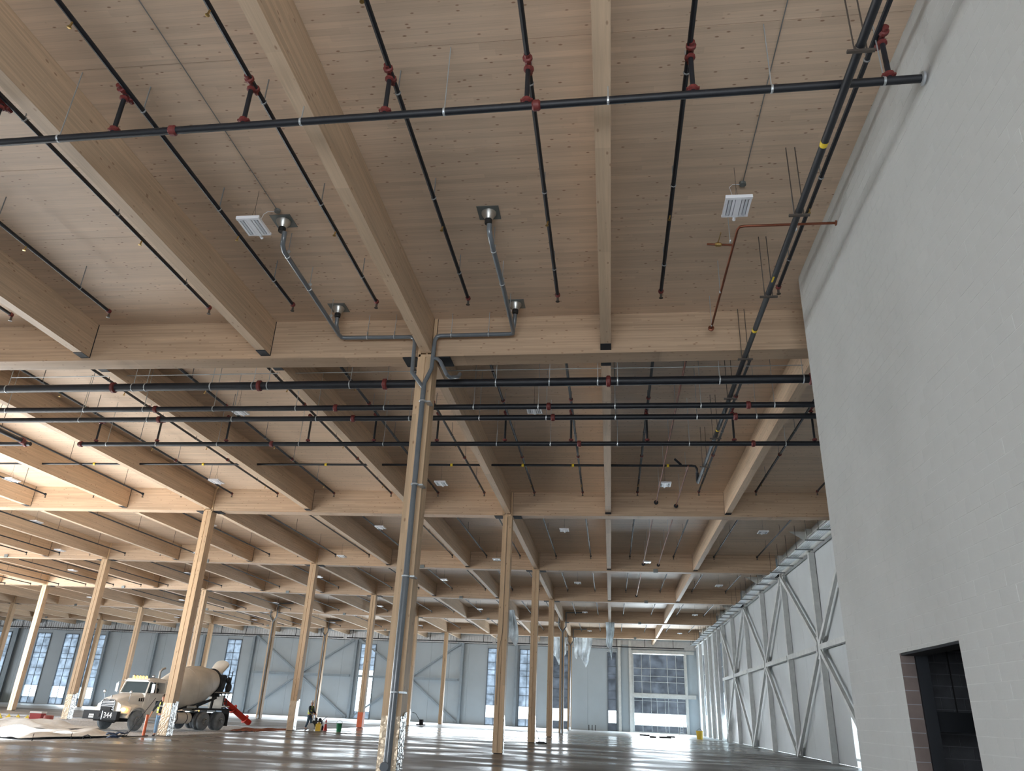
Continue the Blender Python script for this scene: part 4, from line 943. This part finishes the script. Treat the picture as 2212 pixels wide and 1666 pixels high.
def chute(pts, w_, d_):
    mb = MB(); secs = []
    for p in pts:
        p = Vector(p); row = []
        for i in range(9):
            a = math.radians(-90+i*22.5); row.append(p+Vector((0, w_*math.sin(a), -d_*math.cos(a))))
        for i in range(8, -1, -1):
            a = math.radians(-90+i*22.5); row.append(p+Vector((0, (w_-.02)*math.sin(a), -(d_-.02)*math.cos(a))))
        secs.append([tuple(q) for q in row])
    return loft(mb, secs)
ch = T('chute', chute([(7.45, -.30, 1.78), (8.35, -.70, 1.15), (9.35, -1.10, .50)], .24, .24), M['chute_red'], smooth=True)
ch['label'] = 'red discharge chute'
T('chute_flange', MB().ring((8.25, -.655, 1.16), (.82, -.36, -.58), .24, .28, .06, 16).ring((9.1, -1.0, .62), (.82, -.36, -.58), .24, .27, .05, 16), M['chute_red'], ch)
T('chute_hanger', MB().bar((7.45, -.3, 1.75), (7.5, -.1, 2.2), .05, .05).bar((7.4, -.3, 1.3), (8.3, -.66, 1.0), .05, .05), M['t_dark'], ch)

# ---------------------------------------------------------------- people
M['skin'] = mat('skin', (.50, .27, .19), .55, noise=0)
M['jeans'] = mat('blue_jeans', (.20, .34, .52), .85, noise=.2, ns=8)
M['jeans_d'] = mat('dark_jeans', (.05, .09, .13), .85, noise=.2, ns=8)
M['shirt_b'] = mat('black_shirt', (.015, .02, .03), .85)
M['hivis'] = mat('hi_vis_yellow', (.70, .78, .12), .7, noise=.1)
M['orange_vest'] = mat('orange_vest', (.75, .12, .03), .7)
M['hair'] = mat('dark_hair', (.05, .03, .02), .8)
M['boot'] = mat('boots', (.03, .035, .045), .7)
M['helmet'] = mat('white_helmet', (.80, .80, .80), .35, noise=0)
M['eye'] = mat('eye_dark', (.01, .01, .01), .3, noise=0)
def skin(name, verts, edges, rad, mt, par, root=0, sub=1):
    me = bpy.data.meshes.new(name); me.from_pydata([Vector(v) for v in verts], edges, []); me.materials.append(mt)
    o = bpy.data.objects.new(name, me); C.objects.link(o); o.parent = par
    o.modifiers.new('skin', 'SKIN')
    if not me.skin_vertices: me.attributes.new('skin', 'FLOAT', 'POINT')
    for i, r in enumerate(rad):
        sv = me.skin_vertices[0].data[i]; sv.radius = (r, r) if not isinstance(r, tuple) else r; sv.use_root = i == root
    s = o.modifiers.new('sub', 'SUBSURF'); s.levels = sub; s.render_levels = sub; return o
def person(label, loc, rz, sc_, hands, elbows, feet, knees, trousers, shirt, vest, hat=None, lean=0., sit=False, head_turn=0):
    """hands/elbows/feet/knees: [left, right] joints in body space; the figure faces -y"""
    t = thing('person', label, 'person', loc, rz); t.scale = (sc_,)*3
    hy = -lean; hp = .93; sh = 1.42
    V = [(0, 0, hp), (0, hy*.4, 1.12), (0, hy*.8, 1.30), (0, hy, 1.47), (0, hy-.015, 1.56), (0, hy-.02, 1.63), (0, hy-.01, 1.71)]
    E_ = [(0, 1), (1, 2), (2, 3), (3, 4), (4, 5), (5, 6)]; Rr = [.10, .09, .10, .055, .082, .092, .075]
    parts = {}
    for s, k in ((1, 0), (-1, 1)):
        n = len(V); shd = (s*.19, hy*.9, sh-.0); el = elbows[k]; ha = hands[k]
        V += [shd, el, ha]; E_ += [(2, n), (n, n+1), (n+1, n+2)]; Rr += [.062, .044, .030]
        d = (Vector(ha)-Vector(el)).normalized(); side = d.cross(Vector((0, 1, 0)));
        if side.length < .1: side = Vector((1, 0, 0))
        side.normalize(); cu = side.cross(d).normalized()
        pm = Vector(ha)+d*.07; V.append(tuple(pm)); Rr.append((.036, .02)); E_.append((n+2, n+3))
        for q, fl_ in enumerate((.062, .075, .07, .055)):
            b0 = pm+side*(.027-.018*q); m0 = b0+d*fl_*.6+cu*.006; e0 = m0+d*fl_*.35+cu*.025
            i0 = len(V); V += [tuple(m0), tuple(e0)]; Rr += [.009, .007]; E_ += [(n+3, i0), (i0, i0+1)]
        th0 = Vector(ha)+d*.03+side*.045; i0 = len(V); V += [tuple(th0), tuple(th0+d*.045+side*.012)]; Rr += [.011, .009]; E_ += [(n+2, i0), (i0, i0+1)]
        m = len(V); V += [(s*.09, 0, hp-.06), knees[k], feet[k], (feet[k][0]+s*.01, feet[k][1]-.14, feet[k][2]-.04)]
        E_ += [(0, m), (m, m+1), (m+1, m+2), (m+2, m+3)]; Rr += [.095, .062, .042, .038]
    skin('body', V, E_, Rr, M['skin'], t)
    L0 = lambda a, b, f: tuple(Vector(a)+(Vector(b)-Vector(a))*f)
    tv = [(0, 0, hp+.06)]; te = []; tr_ = [.14]
    for s, k in ((1, 0), (-1, 1)):
        m = len(tv); tv += [(s*.092, 0, hp-.07), knees[k], L0(knees[k], feet[k], .93)]; te += [(0, m), (m, m+1), (m+1, m+2)]; tr_ += [.108, .078, .068]
        skin('boot', [feet[k], (feet[k][0], feet[k][1]-.06, feet[k][2]-.05), (feet[k][0]+s*.015, feet[k][1]-.17, feet[k][2]-.055)], [(0, 1), (1, 2)], [.056, (.052, .045), (.048, .036)], M['boot'], t)
    skin('trousers', tv, te, tr_, trousers, t)
    sv = [(0, 0, hp+.0), (0, hy*.4, 1.12), (0, hy*.8, 1.31), (0, hy, 1.455)]; se = [(0, 1), (1, 2), (2, 3)]; sr = [.148, .14, .152, .085]
    for s, k in ((1, 0), (-1, 1)):
        m = len(sv); f_ = .45 if shirt == 'short' else .92
        sv += [(s*.195, hy*.9, sh), elbows[k], L0(elbows[k], hands[k], f_ if vest != 'tee' else .1)]; se += [(2, m), (m, m+1), (m+1, m+2)]; sr += [.082, .060, .048]
    skin('shirt', sv, se, sr, M['shirt_b'], t)
    vc = {'yellow': M['hivis'], 'orange': M['orange_vest']}.get(vest)
    if vc:
        def vf(u, v):
            a = math.radians(20+u*320)-math.pi/2; z = .98+v*.47; w_ = .205-.05*v*v if v > .6 else .20
            return (w_*math.cos(a)*(1 if v < .75 else 1-.5*(v-.75)), hy*v+.148*math.sin(a)*(1-.25*v), z)
        vb = obj('vest', MB().grid(vf, 20, 8), vc, t, True)
        def st(z0, z1): return lambda u, v: (.207*math.cos(math.radians(20+u*320)-math.pi/2), hy*.35+.153*math.sin(math.radians(20+u*320)-math.pi/2), z0+(z1-z0)*v)
        obj('reflective_band', MB().grid(st(1.08, 1.13), 20, 1), M['white_txt'], vb)
    if hat: 
        obj('helmet', MB().grid(lambda u, v: ((.112-.0*v)*math.cos(u*2*math.pi)*math.cos(v*1.5), hy-.01+.132*math.sin(u*2*math.pi)*math.cos(v*1.5), 1.715+.105*math.sin(v*1.5)), 14, 6).ring((0, hy-.03, 1.717), (0, 0, 1), .11, .145, .015, 16), M['helmet'], t, True)
    else: obj('hair', MB().grid(lambda u, v: (.088*math.cos(u*2*math.pi)*math.cos(v*1.5), hy+.012+.105*math.sin(u*2*math.pi)*math.cos(v*1.5), 1.685+.105*math.sin(v*1.5)), 14, 6), M['hair'], t, True)
    fa = MB().ball((.03, hy-.098, 1.668), .011).ball((-.03, hy-.098, 1.668), .011); obj('eyes', fa, M['eye'], t)
    obj('nose', MB().ball((0, hy-.112, 1.635), .013, .02, .022), M['skin'], t, True)
    obj('mouth', MB().box(-.022, .022, hy-.105, hy-.098, 1.593, 1.600), M['chute_red'], t)
    obj('ears', MB().ball((.082, hy-.01, 1.64), .012, .02, .03).ball((-.082, hy-.01, 1.64), .012, .02, .03), M['skin'], t, True)
    return t
p1 = person('person in black shirt, yellow vest and blue jeans standing beside the foil-wrapped column', (-20.66, 35.62, GZ), .12, 1.0,
       [(.28, -.10, .80), (-.42, -.12, .86)], [(.27, .02, 1.12), (-.36, .03, 1.14)], [(.10, 0, .09), (-.10, .02, .09)], [(.10, -.02, .50), (-.10, -.02, .50)], M['jeans'], 'short', 'yellow')
obj('shirt_print', MB().box(-.09, .09, -.152, -.146, 1.26, 1.295), M['white_txt'], p1)
p2 = person('person in white helmet and yellow vest with dark jeans walking behind the floor machine', (-20.42, 53.9, GZ), 1.35, 1.03,
       [(.05, -.42, 1.0), (-.20, -.40, 1.02)], [(.25, -.10, 1.12), (-.27, -.12, 1.12)], [(.10, -.12, .09), (-.10, .18, .12)], [(.10, -.10, .50), (-.10, .02, .50)], M['jeans_d'], 'long', 'yellow', hat=True, lean=.05)
tr0 = Matrix.Translation((-25.3, 39.9, GZ)) @ Matrix.Rotation(math.atan2(.98, .19), 4, 'Z')
dp = tr0 @ Vector((1.42, -.55, .76))
p3 = person('person in orange vest sitting at the wheel inside the mixer truck cab', tuple(dp), math.atan2(.98, .19)-math.pi/2, .88,
       [(.20, -.45, 1.28), (-.32, -.34, 1.33)], [(.27, -.2, 1.14), (-.36, -.12, 1.18)], [(.12, -.52, .52), (-.12, -.52, .52)], [(.12, -.46, .86), (-.12, -.46, .86)], M['jeans_d'], 'short', 'orange')

# ---------------------------------------------------------------- things on the ground
t = thing('floor_saw', 'small dark walk-behind concrete machine with a long handle beside the worker', 'machine', (-19.75, 53.7, GZ))
obj('engine', MB().box(-.28, .28, -.25, .25, .25, .62).tube([(-.1, 0, .62), (-.1, 0, .80)], .09, 10).ball((.15, .05, .68), .12), M['t_dark'], t, bevel=.03)
for s in (-1, 1): obj('wheel', MB().ring((.22, s*.28, .17), (0, 1, 0), .06, .17, .07, 18), M['rubber'], t)
obj('blade_guard', MB().ring((-.28, -.28, .24), (0, 1, 0), .04, .22, .05, 18), M['cast'], t)
obj('handle', MB().tube([(.2, -.18, .5), (.75, -.3, .9)], .018, 6).tube([(-.25, .0, .5), (-.62, .1, 1.02)], .018, 6), M['t_dark'], t)
obj('lamp', MB().ball((.35, -.30, .28), .05), M['white_txt'], t)
t = thing('safety_cone', 'dark red traffic cone between the yellow can and the green pail', 'cone', (-19.0, 53.3, GZ))
obj('body', MB().tube([(0, 0, .03), (0, 0, .72)], [.15, .025], 16), M['chute_red'], t, True)
obj('base', MB().box(-.2, .2, -.2, .2, 0, .035), M['rubber'], t, bevel=.01)
obj('collar', MB().ring((0, 0, .50), (0, 0, 1), .075, .08, .09, 16), M['white_txt'], t)
M['ycan'] = mat('yellow_plastic', (.75, .50, .05), .5, noise=.08)
t = thing('jerry_can', 'bright yellow fuel can on the ground left of the red cone', 'can', (-18.75, 51.3, 0))
obj('body', MB().box(-.17, .17, -.12, .12, 0, .42).box(-.13, .13, -.09, .09, .42, .47), M['ycan'], t, bevel=.03)
obj('cap', MB().tube([(-.09, 0, .47), (-.09, 0, .54)], .035, 10).tube([(.09, 0, .47), (.09, 0, .53)], .03, 10), M['white_txt'], t)
obj('handle', MB().tube([(-.05, 0, .46), (-.03, 0, .53), (.05, 0, .53), (.07, 0, .46)], .014, 8), M['ycan'], t)
M['green'] = mat('green_plastic', (.02, .20, .09), .45)
t = thing('pail', 'green plastic pail standing right of the red cone', 'pail', (-17.75, 52.4, 0))
obj('body', MB().tube([(0, 0, 0), (0, 0, .48), (0, 0, .50)], [.15, .19, .20], 18), M['green'], t, True)
obj('handle', MB().tube([(-.2, 0, .48), (-.16, 0, .62), (0, 0, .68), (.16, 0, .62), (.2, 0, .48)], .010, 6), M['rod'], t)
t = thing('marker_post', 'orange marker post beside the truck front wheel', 'post', (-20.47, 34.25, GZ))
obj('body', MB().tube([(0, 0, .0), (0, 0, .86), (0, 0, .90)], [.065, .065, .06], 16), M['wrap_orange'], t, True)
obj('cap', MB().tube([(0, 0, .90), (0, 0, .915)], [.06, .045], 16), M['wrap_orange'], t)
# heap of dark hose and a leaning rod
hp = MB(); q = random.Random(3)
for k in range(6):
    cx, cy = q.uniform(-.25, .25), q.uniform(-.15, .15)
    hp.tube([(cx+.22*math.cos(a*.6)*(1+.2*math.sin(a)), cy+.16*math.sin(a*.6), .05+.035*k+.03*math.sin(a*1.7)) for a in range(12)], .03, 7)
M['hose'] = mat('blue_black_hose', (.04, .06, .11), .6, noise=.2)
tag(obj('hose', hp, M['hose'], smooth=True, loc=(-20.45, 32.15, GZ)), 'tangled dark blue hose heaped at the slab edge', 'hose')
tag(obj('float_pole', MB().tube([(0, 0, .02), (.62, .7, 1.62)], .014, 6).box(-.3, .9, -.06, .06, 0, .03), M['t_dark'], loc=(-20.6, 33.1, GZ)), 'thin dark float pole leaning up from the slab edge', 'pole')
tag(obj('edge_board', MB().box(-.03, .03, 0, 1.9, 0, .08), M['t_dark'], loc=(-20.36, 32.5, GZ)), 'dark form board lying along the slab edge before the column', 'board')
for i, (x, y) in enumerate(((-20.5, 27.3), (-20.5, 29.4))):
    tag(obj('stake', MB().tube([(0, 0, 0), (.01, 0, .28)], .012, 6), M['t_dark'], loc=(x, y, GZ)), f'short dark steel stake in the gravel, {["nearer", "farther"][i]} of two at the left', 'stake')
tag(obj('pipe_loop', MB().tube([(-.18, 0, 0), (-.16, 0, .12), (0, 0, .17), (.14, 0, .12), (.15, 0, 0)], .022, 8), M['t_dark'], smooth=True, loc=(-20.5, 30.4, GZ)), 'small dark hose loop standing at the slab edge', 'loop')
# tarps
def tarp(name, label, x0, x1, y0, y1, h, seed, cat='tarp', mt='tarp'):
    r = random.Random(seed); ph = [r.uniform(0, 6) for _ in range(6)]
    def fn(u, v):
        x = x0+(x1-x0)*u+.25*math.sin(v*7+ph[0]); y = y0+(y1-y0)*v+.35*math.sin(u*6+ph[1])
        e = min(u, 1-u, v, 1-v)*4; e = min(1, e)
        z = h*e*(.45+.30*math.sin(u*9+ph[2]+v*3)+.25*math.sin(v*13+ph[3])+.16*math.sin(u*21+v*17+ph[4]))
        return (x, y, GZ+.03+max(0, z)+.02*math.sin(u*40+ph[5]))
    o = obj(name, MB().grid(fn, 48, 30), M[mt], smooth=True); tag(o, label, cat); return o
tarp('canvas_tarp', 'crumpled beige canvas tarp spread on the gravel at lower left', -27.5, -21.6, 29.0, 36.0, .26, 5)
tarp('canvas_tarp', 'low folded grey tarp in front of the dust at far left', -35.0, -26.8, 36.5, 41.5, .34, 9)
M['redtarp'] = mat('red_dust_sheet', (.34, .13, .08), .85, noise=.3, ns=2)
tarp('dust_sheet', 'reddish sheet lying on the ground behind the truck rear wheels', -22.3, -20.6, 46.0, 52.5, .12, 11, 'sheet', 'redtarp')
# distant small things on the left
t = thing('tool_chest', 'red box with a white lid on the gravel left of the truck', 'box', (-34.3, 45.6, GZ))
obj('body', MB().box(-.38, .38, -.22, .22, 0, .45), mat('dusty_red', (.38, .05, .05), .7), t, bevel=.02)
obj('lid', MB().box(-.40, .40, -.24, .24, .45, .55), M['white_txt'], t, bevel=.02)
tag(obj('red_drum', MB().tube([(0, 0, 0), (0, 0, .05), (0, 0, .38), (0, 0, .40)], [.24, .26, .26, .2], 16), mat('faded_red', (.34, .09, .08), .8), smooth=True, loc=(-32.6, 44.3, GZ)), 'small faded red drum right of the red box', 'drum')
for i in range(5):
    x, y = -38.2+i*.86, 47.3-i*.28
    t = thing('trench_flag', f'yellow triangular marker on the ground at far left, {["leftmost", "second from left", "middle", "fourth from left", "rightmost"][i]} of five', 'marker', (x, y, GZ), group='yellow markers in a row')
    obj('flag', MB().add([(-.24, 0, .02), (.24, 0, .02), (0, 0, .30), (-.24, .04, .02), (.24, .04, .02), (0, .04, .30)], [(0, 1, 2), (3, 5, 4), (0, 3, 4, 1), (1, 4, 5, 2), (2, 5, 3, 0)]), M['yellow'], t)
    obj('foot', MB().box(-.12, .12, -.1, .14, 0, .025), M['rubber'], t)
tag(obj('barrier_rope', MB().tube([(-38.6, 47.5, .12), (-37, 47, .1), (-35.6, 46.5, .15), (-34.8, 46.2, .12)], .02, 6), M['rod']), 'thin dark rope running behind the yellow markers', 'rope')
t = thing('waste_bin', 'green waste container against the far wall at the left edge', 'container', (-87.0, 101.8, 0))
obj('body', loft(MB(), [[(-2.6, -1, .1), (2.1, -1, .1), (2.1, 1, .1), (-2.6, 1, .1)], [(-2.8, -1.1, 1.35), (2.5, -1.1, 1.35), (2.5, 1.1, 1.35), (-2.8, 1.1, 1.35)]]), mat('bin_green', (.06, .26, .10), .6), t)
for i in range(6): obj('rib', MB().box(-2.5+i*.9, -2.4+i*.9, -1.12, -1.04, .15, 1.3), M['green'], t)
# power trowel and broom on the right
t = thing('power_trowel', 'dark power trowel with raised handle on the pale slab near the far wall', 'machine', (-18.9, 80.6, 0))
obj('guard_ring', MB().ring((0, 0, .12), (0, 0, 1), .40, .46, .10, 22), M['t_dark'], t)
obj('blades', MB().box(-.42, .42, -.08, .08, 0, .03).box(-.08, .08, -.42, .42, 0, .03), M['zinc'], t)
obj('engine', MB().box(-.15, .22, -.16, .16, .18, .60).tube([(0, 0, .05), (0, 0, .2)], .07, 10), M['t_dark'], t, bevel=.03)
obj('handle', MB().tube([(-.1, 0, .45), (-.62, 0, 1.15), (-1.0, 0, 1.22)], .022, 6).bar((-.85, -.3, 1.2), (-.85, .3, 1.2), .03, .03), M['t_dark'], t)
t = thing('floor_squeegee', 'black squeegee with upright handle at the foot of the third right-hand column', 'squeegee', (-4.15, 49.4, 0))
obj('head', MB().box(-.32, .32, -.03, .03, 0, .07).box(-.2, .2, -.05, .05, .05, .1), M['rubber'], t)
obj('handle', MB().tube([(-.1, .0, .06), (-.34, .28, .72)], .013, 6), M['t_dark'], t)
for i, (x, y, l) in enumerate(((3.4, 86.2, 1.0), (3.9, 79.4, .6), (5.1, 80.2, 1.1), (5.9, 84.0, .8))):
    tag(obj('timber_block', MB().box(-l/2, l/2, -.15, .15, 0, .12), M['t_dark'], bevel=.01, loc=(x, y, 0)), f'dark board lying on the pale floor before the glazed corner, {["second", "first", "third", "fourth"][i]} from the left', 'board', 'boards on the far floor')
t = thing('bucket', 'small yellow bucket by the far end of the right wall', 'bucket', (8.4, 80.9, 0))
obj('body', MB().tube([(0, 0, 0), (0, 0, .72), (0, 0, .75)], [.26, .32, .34], 16), M['ycan'], t, True)
obj('handle', MB().tube([(-.33, 0, .7), (0, 0, .95), (.33, 0, .7)], .02, 6), M['rod'], t)
t = thing('step_ladder', 'aluminium step ladder leaning inside the glazed corner', 'ladder', (8.35, 100.5, 0), .1)
lm = MB().bar((-.25, 0, 0), (.15, .5, 1.9), .05, .05).bar((.15, 0, 0), (.45, .5, 1.9), .05, .05)
obj('rail', lm, M['zinc'], t)
for i in range(6): f = (i+1)/7; obj('rung', MB().bar((-.25+.4*f, .5*f, 1.9*f), (.15+.3*f, .5*f, 1.9*f), .04, .03), M['zinc'], t)
for i in range(3): tag(obj('stub_pipe', MB().tube([(0, 0, 0), (0, 0, .62)], .05, 8), M['t_dark'], loc=(-2.75+i*.4, 102.6, 0)), f'short dark stub pipe standing at the pale wall base, {["left", "middle", "right"][i]} of three', 'pipe', 'stub pipes at the far wall')
# plastic sheets hanging from the beams
def sheet(label, top, w0, w1, drop, seed, fold=.22):
    r = random.Random(seed); ph = [r.uniform(0, 6) for _ in range(4)]
    def fn(u, v):
        w_ = w0+(w1-w0)*v
        return (top[0]+w_*(u-.5)+.15*math.sin(v*5+ph[0])*v, top[1]+fold*math.sin(u*14+ph[1]+v*2)*(.3+.7*v)+.06*math.sin(u*37+ph[2]), top[2]-drop*v*(1-.35*abs(math.sin(u*3+ph[3]))*(v)))
    tag(obj('plastic_sheet', MB().grid(fn, 36, 26), M['sheet'], smooth=True), label, 'plastic sheet')
sheet('clear plastic sheet hanging in folds from the beam left of the third column', (-9.3, 71.5, ZPB+.02), 1.0, 2.2, 3.2, 2, .35)
sheet('wide fan of clear plastic sheeting hanging beside the farthest column', (-3.3, 95.1, ZGB-.02), 2.3, 1.5, 3.4, 4, .25)
sheet('clear plastic sheeting hanging left of the farthest columns', (-6.1, 95.2, ZGB-.02), 1.7, 1.4, 3.2, 6, .25)
sheet('narrow clear plastic sheet trailing down from the beam right of the columns', (-.02, 78.9, ZC(8.68)), .9, .5, 3.6, 8, .2)
